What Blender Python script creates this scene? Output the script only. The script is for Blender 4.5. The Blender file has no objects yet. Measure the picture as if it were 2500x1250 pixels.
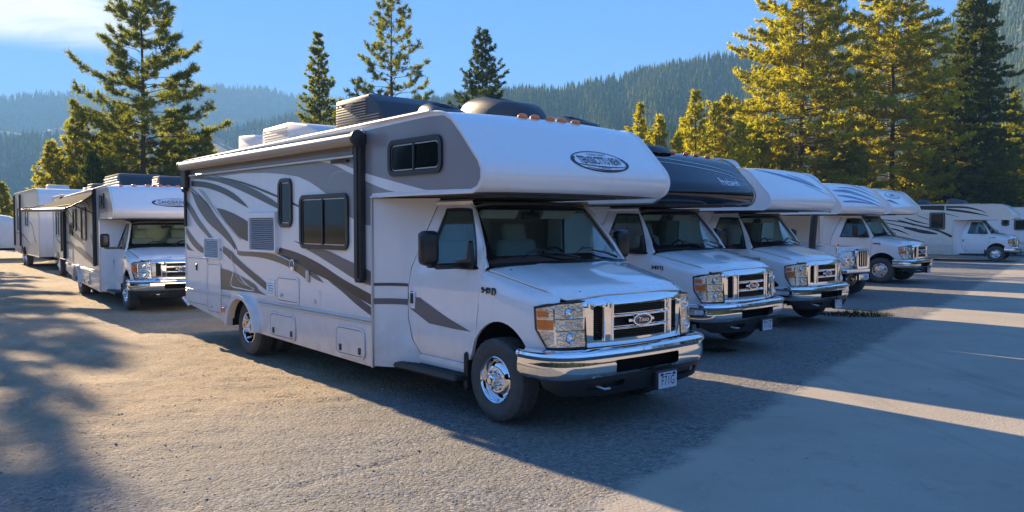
import bpy, bmesh, math, random
import numpy as np
from mathutils import Vector, Matrix
from mathutils.geometry import delaunay_2d_cdt
R = math.radians
rnd = random.Random(7)
sc = bpy.context.scene
COL = sc.collection

# ------------------------------------------------------------------ camera, world, sun, exposure
cam_d = bpy.data.cameras.new('camera'); cam = bpy.data.objects.new('camera', cam_d); COL.objects.link(cam)
cam.location = (0, 0, 1.773); cam.rotation_euler = (R(90 - 2.231), 0, 0)
cam_d.sensor_width = 36; cam_d.lens = 36 * 1981.2 / 2500; cam_d.clip_start = .05; cam_d.clip_end = 9000
sc.camera = cam
SUN_AZ, SUN_EL = 39.2, 20.0            # degrees left of straight ahead, above the horizon
sdir = Vector((-math.sin(R(SUN_AZ)) * math.cos(R(SUN_EL)), math.cos(R(SUN_AZ)) * math.cos(R(SUN_EL)), math.sin(R(SUN_EL))))
sun_d = bpy.data.lights.new('sun', 'SUN'); sun_d.energy = 5.0; sun_d.angle = R(.53); sun_d.color = (1, .77, .48)
sun = bpy.data.objects.new('sun', sun_d); COL.objects.link(sun); sun.rotation_euler = sdir.to_track_quat('Z', 'Y').to_euler()
w = bpy.data.worlds.new('World'); sc.world = w; w.use_nodes = True
nt = w.node_tree; nt.nodes.clear()
N = nt.nodes.new; LK = nt.links.new
out = N('ShaderNodeOutputWorld'); bg = N('ShaderNodeBackground'); sky = N('ShaderNodeTexSky')
sky.sky_type = 'NISHITA'; sky.sun_disc = False; sky.sun_elevation = R(SUN_EL); sky.sun_rotation = R(-SUN_AZ)
sky.altitude = 900; sky.air_density = 1.0; sky.dust_density = .05; sky.ozone_density = 5.5
bg.inputs[1].default_value = .125
# thin cirrus: streaked noise over the sky, on the sun's side
tc = N('ShaderNodeTexCoord'); sep = N('ShaderNodeSeparateXYZ'); LK(tc.outputs['Generated'], sep.inputs[0])
def M(op, a, b=None, c=None, clamp=False):
    n = N('ShaderNodeMath'); n.operation = op; n.use_clamp = clamp
    for i, v in enumerate((a, b, c)):
        if v is None: continue
        if isinstance(v, (int, float)): n.inputs[i].default_value = v
        else: LK(v, n.inputs[i])
    return n.outputs[0]
zc_ = M('MAXIMUM', sep.outputs['Y'], .05)
px_ = M('DIVIDE', sep.outputs['X'], zc_); py_ = M('DIVIDE', sep.outputs['Z'], zc_)
comb = N('ShaderNodeCombineXYZ'); LK(px_, comb.inputs[0]); LK(py_, comb.inputs[1])
mp = N('ShaderNodeMapping'); mp.inputs['Rotation'].default_value = (0, 0, R(17)); mp.inputs['Scale'].default_value = (4.5, 22, 1); LK(comb.outputs[0], mp.inputs[0])
nz = N('ShaderNodeTexNoise'); nz.inputs['Scale'].default_value = 1.0; nz.inputs['Detail'].default_value = 9; nz.inputs['Roughness'].default_value = .6; nz.inputs['Distortion'].default_value = 1.1
LK(mp.outputs[0], nz.inputs['Vector'])
# patch of cirrus: centred on a direction up and to the left
cd = Vector((-.575, .79, .215)).normalized()
dotn = N('ShaderNodeVectorMath'); dotn.operation = 'DOT_PRODUCT'; LK(tc.outputs['Generated'], dotn.inputs[0]); dotn.inputs[1].default_value = cd
msk = N('ShaderNodeMapRange'); msk.interpolation_type = 'SMOOTHSTEP'; LK(dotn.outputs['Value'], msk.inputs[0]); msk.inputs[1].default_value = .970; msk.inputs[2].default_value = .992
lowm = N('ShaderNodeMapRange'); lowm.interpolation_type = 'SMOOTHSTEP'; LK(sep.outputs['Z'], lowm.inputs[0]); lowm.inputs[1].default_value = .178; lowm.inputs[2].default_value = .205
cl = M('MULTIPLY', M('SUBTRACT', nz.outputs[0], .24, clamp=True), 3.6, clamp=True)
cl = M('MULTIPLY', M('MULTIPLY', cl, msk.outputs[0]), lowm.outputs[0])
mixc = N('ShaderNodeMix'); mixc.data_type = 'RGBA'; LK(M('MULTIPLY', cl, 1.0, clamp=True), mixc.inputs[0])
hs = N('ShaderNodeHueSaturation'); hs.inputs['Saturation'].default_value = 1.12; hs.inputs['Hue'].default_value = .508; hs.inputs['Value'].default_value = 1.0; LK(sky.outputs[0], hs.inputs['Color'])
even = N('ShaderNodeMix'); even.data_type = 'RGBA'; even.inputs[0].default_value = .86; LK(hs.outputs[0], even.inputs[6]); even.inputs[7].default_value = (.16, .58, 1.74, 1)   # flat blue mixed over the sky, added to brighten its fill in the shade
LK(even.outputs[2], mixc.inputs[6]); mixc.inputs[7].default_value = (3.0, 2.9, 2.75, 1)
LK(mixc.outputs[2], bg.inputs[0]); LK(bg.outputs[0], out.inputs[0])
sc.view_settings.view_transform = 'Standard'; sc.view_settings.look = 'None'; sc.view_settings.gamma = 1
sc.view_settings.use_curve_mapping = False; sc.view_settings.exposure = 2.02
sc.cycles.max_bounces = 7; sc.cycles.diffuse_bounces = 4; sc.cycles.glossy_bounces = 4; sc.cycles.transmission_bounces = 5
sc.cycles.transparent_max_bounces = 12; sc.cycles.volume_bounces = 0; sc.cycles.use_denoising = True
sc.cycles.caustics_reflective = False; sc.cycles.caustics_refractive = False; sc.cycles.sample_clamp_indirect = 6

# ------------------------------------------------------------------ materials
MATS = {}
def new_mat(name):
    m = bpy.data.materials.new(name); m.use_nodes = True
    t = m.node_tree; b = t.nodes['Principled BSDF']; return m, t, b
def pmat(name, col, rough=.5, metal=0, coat=0, bump=0, bscale=40, var=.0, vscale=3, spec=.5, dust=0, trans=0):
    if name in MATS: return MATS[name]
    m, t, b = new_mat(name)
    b.inputs['Base Color'].default_value = (*col, 1); b.inputs['Roughness'].default_value = rough
    b.inputs['Metallic'].default_value = metal; b.inputs['Coat Weight'].default_value = coat
    b.inputs['Coat Roughness'].default_value = .04; b.inputs['Specular IOR Level'].default_value = spec
    tc = t.nodes.new('ShaderNodeTexCoord'); last = None
    if var or dust:
        n = t.nodes.new('ShaderNodeTexNoise'); n.inputs['Scale'].default_value = vscale; n.inputs['Detail'].default_value = 6
        t.links.new(tc.outputs['Object'], n.inputs['Vector'])
        mx = t.nodes.new('ShaderNodeMix'); mx.data_type = 'RGBA'; t.links.new(n.outputs[0], mx.inputs[0])
        mx.inputs[6].default_value = (*[c * (1 - var) for c in col], 1); mx.inputs[7].default_value = (*[min(1, c * (1 + var)) for c in col], 1)
        last = mx.outputs[2]
        if dust:
            smp = t.nodes.new('ShaderNodeMapping'); smp.inputs['Scale'].default_value = (9, 9, .45); t.links.new(tc.outputs['Object'], smp.inputs[0])
            sn = t.nodes.new('ShaderNodeTexNoise'); sn.inputs['Scale'].default_value = 1.6; sn.inputs['Detail'].default_value = 6; t.links.new(smp.outputs[0], sn.inputs['Vector'])
            sr = t.nodes.new('ShaderNodeMapRange'); t.links.new(sn.outputs[0], sr.inputs[0]); sr.inputs[1].default_value = .52; sr.inputs[2].default_value = .75; sr.inputs[4].default_value = .09
            m4 = t.nodes.new('ShaderNodeMix'); m4.data_type = 'RGBA'; t.links.new(sr.outputs[0], m4.inputs[0]); t.links.new(last, m4.inputs[6]); m4.inputs[7].default_value = (.40, .36, .31, 1); last = m4.outputs[2]
            g = t.nodes.new('ShaderNodeNewGeometry'); s = t.nodes.new('ShaderNodeSeparateXYZ'); t.links.new(g.outputs['Position'], s.inputs[0])
            mr = t.nodes.new('ShaderNodeMapRange'); t.links.new(s.outputs['Z'], mr.inputs[0]); mr.inputs[1].default_value = .95; mr.inputs[2].default_value = .2
            n2 = t.nodes.new('ShaderNodeTexNoise'); n2.inputs['Scale'].default_value = 7; n2.inputs['Detail'].default_value = 8; t.links.new(tc.outputs['Object'], n2.inputs['Vector'])
            mu = t.nodes.new('ShaderNodeMath'); mu.operation = 'MULTIPLY'; t.links.new(mr.outputs[0], mu.inputs[0]); t.links.new(n2.outputs[0], mu.inputs[1])
            mu2 = t.nodes.new('ShaderNodeMath'); mu2.operation = 'MULTIPLY'; t.links.new(mu.outputs[0], mu2.inputs[0]); mu2.inputs[1].default_value = dust; mu2.use_clamp = True
            m3 = t.nodes.new('ShaderNodeMix'); m3.data_type = 'RGBA'; t.links.new(mu2.outputs[0], m3.inputs[0]); t.links.new(last, m3.inputs[6]); m3.inputs[7].default_value = (.33, .27, .20, 1)
            last = m3.outputs[2]
        t.links.new(last, b.inputs['Base Color'])
    if bump:
        n = t.nodes.new('ShaderNodeTexNoise'); n.inputs['Scale'].default_value = bscale; n.inputs['Detail'].default_value = 3
        t.links.new(tc.outputs['Object'], n.inputs['Vector'])
        bp = t.nodes.new('ShaderNodeBump'); bp.inputs['Strength'].default_value = 1; bp.inputs['Distance'].default_value = bump
        t.links.new(n.outputs[0], bp.inputs['Height']); t.links.new(bp.outputs[0], b.inputs['Normal'])
    MATS[name] = m; return m
def glassmat(name, tint, refl=.9, dark=0.0):
    if name in MATS: return MATS[name]
    m, t, b = new_mat(name); t.nodes.remove(b); o = t.nodes['Material Output']
    tr = t.nodes.new('ShaderNodeBsdfTransparent'); tr.inputs[0].default_value = (*tint, 1)
    gl = t.nodes.new('ShaderNodeBsdfGlossy'); gl.inputs['Roughness'].default_value = .01; gl.inputs[0].default_value = (refl, refl, refl, 1)
    ge = t.nodes.new('ShaderNodeNewGeometry'); dt = t.nodes.new('ShaderNodeVectorMath'); dt.operation = 'DOT_PRODUCT'; t.links.new(ge.outputs['Incoming'], dt.inputs[0]); t.links.new(ge.outputs['Normal'], dt.inputs[1])
    ab = t.nodes.new('ShaderNodeMath'); ab.operation = 'ABSOLUTE'; t.links.new(dt.outputs['Value'], ab.inputs[0]); om = t.nodes.new('ShaderNodeMath'); om.operation = 'SUBTRACT'; om.inputs[0].default_value = 1; t.links.new(ab.outputs[0], om.inputs[1])
    pw = t.nodes.new('ShaderNodeMath'); pw.operation = 'POWER'; pw.inputs[1].default_value = 5; t.links.new(om.outputs[0], pw.inputs[0])
    ml = t.nodes.new('ShaderNodeMath'); ml.operation = 'MULTIPLY_ADD'; ml.inputs[1].default_value = .95; ml.inputs[2].default_value = .05; t.links.new(pw.outputs[0], ml.inputs[0])
    mx = t.nodes.new('ShaderNodeMixShader'); t.links.new(ml.outputs[0], mx.inputs[0]); t.links.new(tr.outputs[0], mx.inputs[1]); t.links.new(gl.outputs[0], mx.inputs[2])
    t.links.new(mx.outputs[0], o.inputs[0]); MATS[name] = m; return m
def leafmat(name, c1, c2, trans=.4, tcol=None):
    if name in MATS: return MATS[name]
    m, t, b = new_mat(name); t.nodes.remove(b); o = t.nodes['Material Output']
    g = t.nodes.new('ShaderNodeNewGeometry'); n = t.nodes.new('ShaderNodeTexNoise'); n.inputs['Scale'].default_value = .55; n.inputs['Detail'].default_value = 3
    t.links.new(g.outputs['Position'], n.inputs['Vector'])
    ad = t.nodes.new('ShaderNodeMath'); ad.operation = 'MULTIPLY_ADD'; t.links.new(g.outputs['Random Per Island'], ad.inputs[0]); ad.inputs[1].default_value = .5
    s = t.nodes.new('ShaderNodeMath'); s.operation = 'SUBTRACT'; t.links.new(n.outputs[0], s.inputs[0]); s.inputs[1].default_value = .25; t.links.new(s.outputs[0], ad.inputs[2]); ad.use_clamp = True
    mx = t.nodes.new('ShaderNodeMix'); mx.data_type = 'RGBA'; t.links.new(ad.outputs[0], mx.inputs[0]); mx.inputs[6].default_value = (*c1, 1); mx.inputs[7].default_value = (*c2, 1)
    d = t.nodes.new('ShaderNodeBsdfDiffuse'); t.links.new(mx.outputs[2], d.inputs[0])
    tr = t.nodes.new('ShaderNodeBsdfTranslucent'); 
    hm = t.nodes.new('ShaderNodeMix'); hm.data_type = 'RGBA'; hm.blend_type = 'MULTIPLY'; hm.inputs[0].default_value = 1; t.links.new(mx.outputs[2], hm.inputs[6]); tc_ = tcol or (1.5, 1.5, .6); hm.inputs[7].default_value = (*tc_, 1)
    t.links.new(hm.outputs[2], tr.inputs[0])
    ms = t.nodes.new('ShaderNodeMixShader'); ms.inputs[0].default_value = trans; t.links.new(d.outputs[0], ms.inputs[1]); t.links.new(tr.outputs[0], ms.inputs[2])
    t.links.new(ms.outputs[0], o.inputs[0]); MATS[name] = m; return m

WHITE = pmat('white_paint', (.84, .83, .82), .28, coat=.6, bump=.0006, bscale=2.2, var=.02, dust=.9)
CABWHITE = pmat('cab_white_paint', (.84, .84, .84), .25, coat=1, bump=.0003, bscale=3, var=.015, dust=.7)
CREAM = pmat('cream_paint', (.74, .68, .58), .35, coat=.4, bump=.0006, bscale=2.2, var=.03, dust=.9)
TAUPE = pmat('taupe_decal', (.135, .132, .138), .35, coat=.15, var=.03)
GREY = pmat('grey_decal', (.062, .067, .078), .35, coat=.15, var=.03)
DARK = pmat('charcoal_decal', (.022, .023, .028), .35, coat=.15)
BROWN = pmat('brown_decal', (.15, .12, .085), .35, coat=.15, var=.05)
LTGREY = pmat('light_grey_decal', (.42, .42, .44), .3, coat=.4)
SILVERP = pmat('silver_taupe_paint', (.26, .252, .258), .35, coat=.3, var=.03)
BLUEDEC = pmat('blue_decal', (.05, .10, .27), .3, coat=.5)
NAVY = pmat('navy_print', (.008, .012, .035), .35)
BLACKP = pmat('black_gloss_paint', (.002, .004, .014), .05, coat=0, spec=.45, bump=.0005, bscale=2)
BLACK = pmat('black_plastic', (.016, .017, .018), .45, bump=.0004, bscale=300, var=.2)
BLACKM = pmat('black_mirror_plastic', (.014, .015, .017), .30)
RUB = pmat('tyre_rubber', (.045, .045, .047), .75, bump=.0015, bscale=60, var=.35, vscale=12, dust=.25)
SHROUD = pmat('charcoal_shroud_plastic', (.04, .042, .046), .42, bump=.0008, bscale=120, var=.15)
WSHROUD = pmat('white_shroud_plastic', (.66, .64, .6), .45, var=.05)
CHROME = pmat('chrome', (.86, .86, .87), .045, metal=1, bump=.0004, bscale=9)
CHROME2 = pmat('faceted_chrome', (.80, .80, .82), .10, metal=1, bump=.006, bscale=30)
STEEL = pmat('brushed_steel', (.5, .5, .5), .35, metal=1)
ALU = pmat('aluminium_trim', (.62, .62, .62), .35, metal=.8)
AMBER = pmat('amber_lens', (1, .19, .0), .4, coat=.2, bump=.0005, bscale=120)
ORANGEL = pmat('orange_marker_lens', (.80, .20, .02), .2, coat=.6)
DKGLASS = pmat('dark_window_glass', (.004, .007, .009), .05, spec=.22, bump=.0006, bscale=1.5)
FRAME = pmat('black_window_frame', (.014, .015, .018), .35)
WSGLASS = glassmat('windshield_glass', (.80, .88, .86))
DOORGLASS = glassmat('door_glass', (.62, .74, .74))
LENS = glassmat('clear_lens', (.95, .95, .95), .9)
CERAM = pmat('black_ceramic_border', (.005, .005, .006), .12, coat=1)
SEAT = pmat('grey_seat_fabric', (.72, .74, .72), .9, bump=.002, bscale=80, var=.15, vscale=20)
DASH = pmat('dark_dashboard', (.09, .093, .098), .7, bump=.001, bscale=150)
HEADL = pmat('pale_cabin_lining', (.72, .70, .66), .8)
UNDER = pmat('underbody_dark', (.008, .008, .008), .9, spec=.1)
RED = pmat('red_lens', (.35, .01, .01), .2)
PLATE = pmat('plate_white', (.62, .66, .74), .4)
EMB = pmat('emblem_blue', (.006, .015, .09), .3, coat=.2)
FABRIC = pmat('awning_fabric', (.05, .048, .046), .95, spec=.02, bump=.002, bscale=8, var=.1)
FABRICR = pmat('awning_roll_vinyl', (.40, .33, .25), .38, var=.06, vscale=1.5)
BARK = pmat('pine_bark', (.10, .062, .042), .9, bump=.03, bscale=9, var=.35, vscale=5)
BARK2 = pmat('red_pine_bark', (.17, .085, .05), .9, bump=.03, bscale=9, var=.35, vscale=5)

# ------------------------------------------------------------------ mesh helpers
def link(name, me, mat, parent=None, smooth=False):
    if mat is not None: me.materials.append(mat)
    o = bpy.data.objects.new(name, me); COL.objects.link(o)
    if parent: o.parent = parent
    if smooth: me.polygons.foreach_set('use_smooth', [True] * len(me.polygons))
    return o
def raw(name, v, f, mat, parent=None, smooth=False):
    me = bpy.data.meshes.new(name); me.from_pydata([tuple(p) for p in v], [], f); me.update(); return link(name, me, mat, parent, smooth)
def nparr(name, V, F, mat, parent=None, smooth=False):
    """V (n,3) float, F (m,k) int; fast mesh from numpy"""
    me = bpy.data.meshes.new(name); n, m, k = len(V), len(F), F.shape[1]
    me.vertices.add(n); me.vertices.foreach_set('co', np.asarray(V, np.float32).ravel())
    me.loops.add(m * k); me.loops.foreach_set('vertex_index', np.asarray(F, np.int32).ravel())
    me.polygons.add(m); me.polygons.foreach_set('loop_start', np.arange(0, m * k, k, dtype=np.int32))
    me.update(calc_edges=True)
    return link(name, me, mat, parent, smooth)
class MB:
    """collects simple solids into one mesh"""
    def __init__(s): s.v = []; s.f = []
    def add(s, v, f):
        b = len(s.v); s.v += [tuple(p) for p in v]; s.f += [tuple(i + b for i in q) for q in f]; return s
    def bm(s, bm, M=None):
        if M is not None: bmesh.ops.transform(bm, matrix=M, verts=bm.verts)
        bm.verts.index_update(); s.add([v.co[:] for v in bm.verts], [[v.index for v in f.verts] for f in bm.faces]); bm.free(); return s
    def box(s, c, d, bev=0, rot=None, seg=1):
        bm = bmesh.new(); bmesh.ops.create_cube(bm, size=1)
        bmesh.ops.scale(bm, vec=d, verts=bm.verts)
        if bev: bmesh.ops.bevel(bm, geom=bm.edges[:], offset=min(bev, min(d) * .45), segments=seg, affect='EDGES', profile=.5)
        Mx = Matrix.Translation(c) @ (rot.to_matrix().to_4x4() if rot is not None else Matrix())
        return s.bm(bm, Mx)
    def tube(s, pts, r, n=8, cap=True):
        pts = [Vector(p) for p in pts]; rs = r if isinstance(r, (list, tuple)) else [r] * len(pts)
        v = []; f = []; up = None
        for i, p in enumerate(pts):
            d = (pts[min(i + 1, len(pts) - 1)] - pts[max(i - 1, 0)]).normalized()
            if up is None: up = Vector((0, 0, 1)) if abs(d.z) < .9 else Vector((1, 0, 0))
            a = d.cross(up).normalized(); b = a.cross(d).normalized(); up = b
            for k in range(n):
                t = 2 * math.pi * k / n; v.append(p + (a * math.cos(t) + b * math.sin(t)) * rs[i])
        for i in range(len(pts) - 1):
            for k in range(n):
                f.append((i * n + k, i * n + (k + 1) % n, (i + 1) * n + (k + 1) % n, (i + 1) * n + k))
        if cap: f.append(tuple(range(n))[::-1]); f.append(tuple((len(pts) - 1) * n + k for k in range(n)))
        return s.add(v, f)
    def lathe(s, prof, n=48, axis='y', c=(0, 0, 0), closed=False):
        """prof list (r, a): radius and position along the axis"""
        v = []; f = []; m = len(prof)
        for k in range(n):
            t = 2 * math.pi * k / n; ct, st = math.cos(t), math.sin(t)
            for r, a in prof:
                p = (r * ct, a, r * st) if axis == 'y' else ((r * ct, r * st, a) if axis == 'z' else (a, r * ct, r * st))
                v.append((p[0] + c[0], p[1] + c[1], p[2] + c[2]))
        for k in range(n):
            for i in range(m - 1 + (1 if closed else 0)):
                j = (i + 1) % m; k2 = (k + 1) % n
                f.append((k * m + i, k * m + j, k2 * m + j, k2 * m + i))
        return s.add(v, f)
    def prism(s, poly, a0, a1, axis='y'):
        """poly (u,v) extruded from a0 to a1; u,v are x,z for axis y, y,z for axis x, x,y for axis z"""
        n = len(poly); P = {'y': lambda u, v, a: (u, a, v), 'x': lambda u, v, a: (a, u, v), 'z': lambda u, v, a: (u, v, a)}[axis]
        v = [P(u, w_, a0) for u, w_ in poly] + [P(u, w_, a1) for u, w_ in poly]
        f = [tuple(range(n)), tuple(range(2 * n - 1, n - 1, -1))] + [(i, i + n, (i + 1) % n + n, (i + 1) % n) for i in range(n)]
        return s.add(v, f)
    def build(s, name, mat, parent=None, smooth=False, sharp=None):
        me = bpy.data.meshes.new(name); me.from_pydata(s.v, [], s.f); me.update()
        bm = bmesh.new(); bm.from_mesh(me); bmesh.ops.recalc_face_normals(bm, faces=bm.faces); bm.to_mesh(me); bm.free()
        o = link(name, me, mat, parent, smooth)
        if smooth: me.set_sharp_from_angle(angle=R(sharp or 35))
        return o
def inside(p, poly):
    x, y = p; c = False; j = len(poly) - 1
    for i in range(len(poly)):
        xi, yi = poly[i]; xj, yj = poly[j]
        if (yi > y) != (yj > y) and x < (xj - xi) * (y - yi) / (yj - yi) + xi: c = not c
        j = i
    return c
def refine(poly, step):
    o = []
    for i in range(len(poly)):
        a = poly[i]; b = poly[(i + 1) % len(poly)]; n = max(1, int(math.ceil(math.dist(a, b) / step)))
        for k in range(n): o.append((a[0] + (b[0] - a[0]) * k / n, a[1] + (b[1] - a[1]) * k / n))
    return o
def patch(name, outline, func, mat, parent=None, holes=(), step=.12, thick=0., flip=False, smooth=True, mb=None):
    """a sheet cut to an outline in (u,v), laid on the surface func(u,v), given thickness along -normal"""
    loops = [refine(outline, step)] + [refine(h_, step) for h_ in holes]
    pts = []; edges = []
    for lp in loops:
        b = len(pts); pts += lp; edges += [(b + i, b + (i + 1) % len(lp)) for i in range(len(lp))]
    us = [p[0] for p in outline]; vs = [p[1] for p in outline]
    u = min(us) + step * .5
    bd = list(pts)
    while u < max(us):
        v = min(vs) + step * .5
        while v < max(vs):
            if inside((u, v), outline) and not any(inside((u, v), h_) for h_ in holes) and min((a[0] - u) ** 2 + (a[1] - v) ** 2 for a in bd) > (step * .42) ** 2: pts.append((u, v))
            v += step
        u += step
    r = delaunay_2d_cdt([Vector(p) for p in pts], edges, [], 0, 1e-7)
    V2, E2, F2 = r[0], r[1], r[2]
    tri = []
    for f in F2:
        cx = sum(V2[i][0] for i in f) / len(f); cy = sum(V2[i][1] for i in f) / len(f)
        if inside((cx, cy), outline) and not any(inside((cx, cy), h_) for h_ in holes): tri.append(tuple(f))
    P = [Vector(func(p[0], p[1])) for p in V2]
    used = sorted({i for t in tri for i in t}); mp_ = {a: b for b, a in enumerate(used)}
    P = [P[i] for i in used]; tri = [tuple(mp_[i] for i in t) for t in tri]
    if flip: tri = [t[::-1] for t in tri]
    if thick:
        nr = [Vector((0, 0, 0)) for _ in P]
        for t in tri:
            n = (P[t[1]] - P[t[0]]).cross(P[t[2]] - P[t[0]])
            for i in t: nr[i] += n
        cnt = {}
        for t in tri:
            for i in range(len(t)):
                e = (t[i], t[(i + 1) % len(t)]); cnt[e] = cnt.get(e, 0) + 1
        n0 = len(P); Q = [p - n.normalized() * thick for p, n in zip(P, nr)]
        fs = list(tri) + [tuple(i + n0 for i in t[::-1]) for t in tri]
        for (a, b) in cnt:
            if (b, a) not in cnt: fs.append((b, a, a + n0, b + n0))
        P = P + Q; tri = fs
    if mb is not None: mb.add(P, tri); return None
    o = raw(name, P, tri, mat, parent, smooth)
    if smooth: o.data.set_sharp_from_angle(angle=R(38))
    return o
def rrect(x0, z0, x1, z1, r, n=5):
    o = []
    for cx, cz, a0 in ((x1 - r, z1 - r, 0), (x0 + r, z1 - r, 90), (x0 + r, z0 + r, 180), (x1 - r, z0 + r, 270)):
        for k in range(n + 1):
            a = R(a0 + 90 * k / n); o.append((cx + r * math.cos(a), cz + r * math.sin(a)))
    return o
def ell(cx, cz, rx, rz, n=32): return [(cx + rx * math.cos(2 * math.pi * k / n), cz + rz * math.sin(2 * math.pi * k / n)) for k in range(n)]
def spline(pts, per=6):
    """Catmull-Rom through points"""
    P = [Vector(p) for p in pts]; o = []
    for i in range(len(P) - 1):
        p0 = P[max(i - 1, 0)]; p1 = P[i]; p2 = P[i + 1]; p3 = P[min(i + 2, len(P) - 1)]
        for k in range(per):
            t = k / per; o.append(.5 * ((2 * p1) + (p2 - p0) * t + (2 * p0 - 5 * p1 + 4 * p2 - p3) * t * t + (3 * p1 - p0 - 3 * p2 + p3) * t ** 3))
    o.append(P[-1]); return [tuple(p) for p in o]
def interp(tab, x):
    if x <= tab[0][0]: return tab[0][1]
    for (a, b), (c, d) in zip(tab, tab[1:]):
        if x <= c: t = (x - a) / (c - a); t = t; return b + (d - b) * t
    return tab[-1][1]
def smoothpoly(poly, per=3):
    P = [Vector(p) for p in poly]; n = len(P); o = []
    for i in range(n):
        p0, p1, p2, p3 = P[i - 1], P[i], P[(i + 1) % n], P[(i + 2) % n]
        # keep sharp corners sharp
        for k in range(per):
            t = k / per
            a = (p1 - p0); b = (p2 - p1); c = (p3 - p2)
            m1 = (p2 - p0) * .5 if a.length and b.length and a.angle(b) < R(50) else b
            m2 = (p3 - p1) * .5 if c.length and b.length and b.angle(c) < R(50) else b
            h1 = 2 * t ** 3 - 3 * t * t + 1; h2 = t ** 3 - 2 * t * t + t; h3 = -2 * t ** 3 + 3 * t * t; h4 = t ** 3 - t * t
            o.append(tuple(p1 * h1 + m1 * h2 + p2 * h3 + m2 * h4))
    return o
def swoosh(pts, ws):
    """closed outline round a curve with its own width at each point"""
    c = spline([(p[0], p[1], w_) for p, w_ in zip(pts, ws)], 5); L = []; Q = []
    for i, p in enumerate(c):
        a = Vector(c[max(i - 1, 0)][:2]); b = Vector(c[min(i + 1, len(c) - 1)][:2]); d = (b - a).normalized(); n = Vector((-d.y, d.x)) * max(p[2], .002) * .5
        L.append((p[0] + n.x, p[1] + n.y)); Q.append((p[0] - n.x, p[1] - n.y))
    return L + Q[::-1]
def empty(name, loc=(0, 0, 0), rz=0, parent=None):
    o = bpy.data.objects.new(name, None); COL.objects.link(o); o.location = loc; o.rotation_euler = (0, 0, rz); o.empty_display_size = .2
    if parent: o.parent = parent
    return o
def tag(o, label, cat, group=None, kind=None):
    if label: o['label'] = label
    if cat: o['category'] = cat
    if group: o['group'] = group
    if kind: o['kind'] = kind
    return o
def text_mesh(txt, size, func, name, mat, parent, shear=0, ext=.002, bold=0.0, sx=1.0, align='CENTER'):
    cu = bpy.data.curves.new(name, 'FONT'); cu.body = txt; cu.size = size; cu.align_x = align; cu.align_y = 'CENTER'; cu.shear = shear; cu.offset = bold; cu.resolution_u = 3
    o = bpy.data.objects.new(name, cu); COL.objects.link(o); bpy.context.view_layer.update()
    me = bpy.data.meshes.new_from_object(o.evaluated_get(bpy.context.evaluated_depsgraph_get())); bpy.data.objects.remove(o)
    me.name = name
    bm = bmesh.new(); bm.from_mesh(me); bmesh.ops.subdivide_edges(bm, edges=[e for e in bm.edges if e.calc_length() > .12], cuts=1); 
    for v in bm.verts: v.co = Vector(func(v.co.x * sx, v.co.y))
    bmesh.ops.triangulate(bm, faces=bm.faces); bm.to_mesh(me); bm.free(); me.materials.clear()
    return link(name, me, mat, parent)
def copy_tree(o, parent=None):
    c = o.copy(); COL.objects.link(c); c.parent = parent
    for ch in [q for q in ALLCH.get(o.name, [])]: copy_tree(ch, c)
    return c
ALLCH = {}
def index_children():
    ALLCH.clear()
    for o in bpy.data.objects:
        if o.parent: ALLCH.setdefault(o.parent.name, []).append(o)

# ================================================================== THE CAB (van front), local axes: x forward, y to its left, z up, origin under the front axle
ZB, ZC = .47, .98
WT = [(-1.8, 1.0), (.1, 1.0), (.30, .995), (.42, .985), (.50, .972), (.60, .94), (.69, .86), (.74, .76)]
ZT = [(-1.8, 1.42), (-.3, 1.405), (-.1, 1.375), (.2, 1.315), (.45, 1.255), (.65, 1.205), (.8, 1.175)]
NX = [(-1.8, 8), (-.3, 7), (.2, 4.6), (.5, 4.0), (.8, 4.0)]
VH = 1.45
def S(x, v, sg=-1):
    W = interp(WT, x)
    if v <= 1: z = ZB + v * (ZC - ZB); y = W - .03 * max(0, (.25 - v) / .25) ** 2
    else:
        n = interp(NX, x); ph = (v - 1) * math.pi / 2; zt = interp(ZT, x)
        y = W * max(math.cos(ph), 1e-6) ** (2 / n); z = ZC + (zt - ZC) * math.sin(ph) ** (2 / n)
    # body crease
    y -= .012 * math.exp(-((z - 1.05) / .04) ** 2)
    return (x, sg * y, z)
def vz(x, z):
    if z <= ZC: return (z - ZB) / (ZC - ZB)
    n = interp(NX, x); zt = interp(ZT, x); q = min(1, (z - ZC) / (zt - ZC)); return 1 + math.asin(q ** (n / 2)) / (math.pi / 2)
def G(x, z, sg=-1):
    if z < .6: y = 1.0 - .03 * ((.6 - z) / .15) ** 2 * .5
    elif z < ZC: y = 1.0
    elif z < 1.37: y = 1.0 - .04 * ((z - ZC) / .39) ** 2
    else: y = .96 - (z - 1.37) * .29
    y -= .012 * math.exp(-((z - 1.05) / .04) ** 2)
    return (x, sg * y, z)
def ws(u, t, off=0.):
    ye = .913 + (.784 - .913) * t; bl = .17 - .07 * t
    x = -.205 + (-.656 + .205) * t + bl * (1 - u * u) ; z = 1.394 + (1.974 - 1.394) * t + .02 * (1 - u * u) * (1 - t)
    return (x + off * .79, u * ye, z + off * .61)
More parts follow.
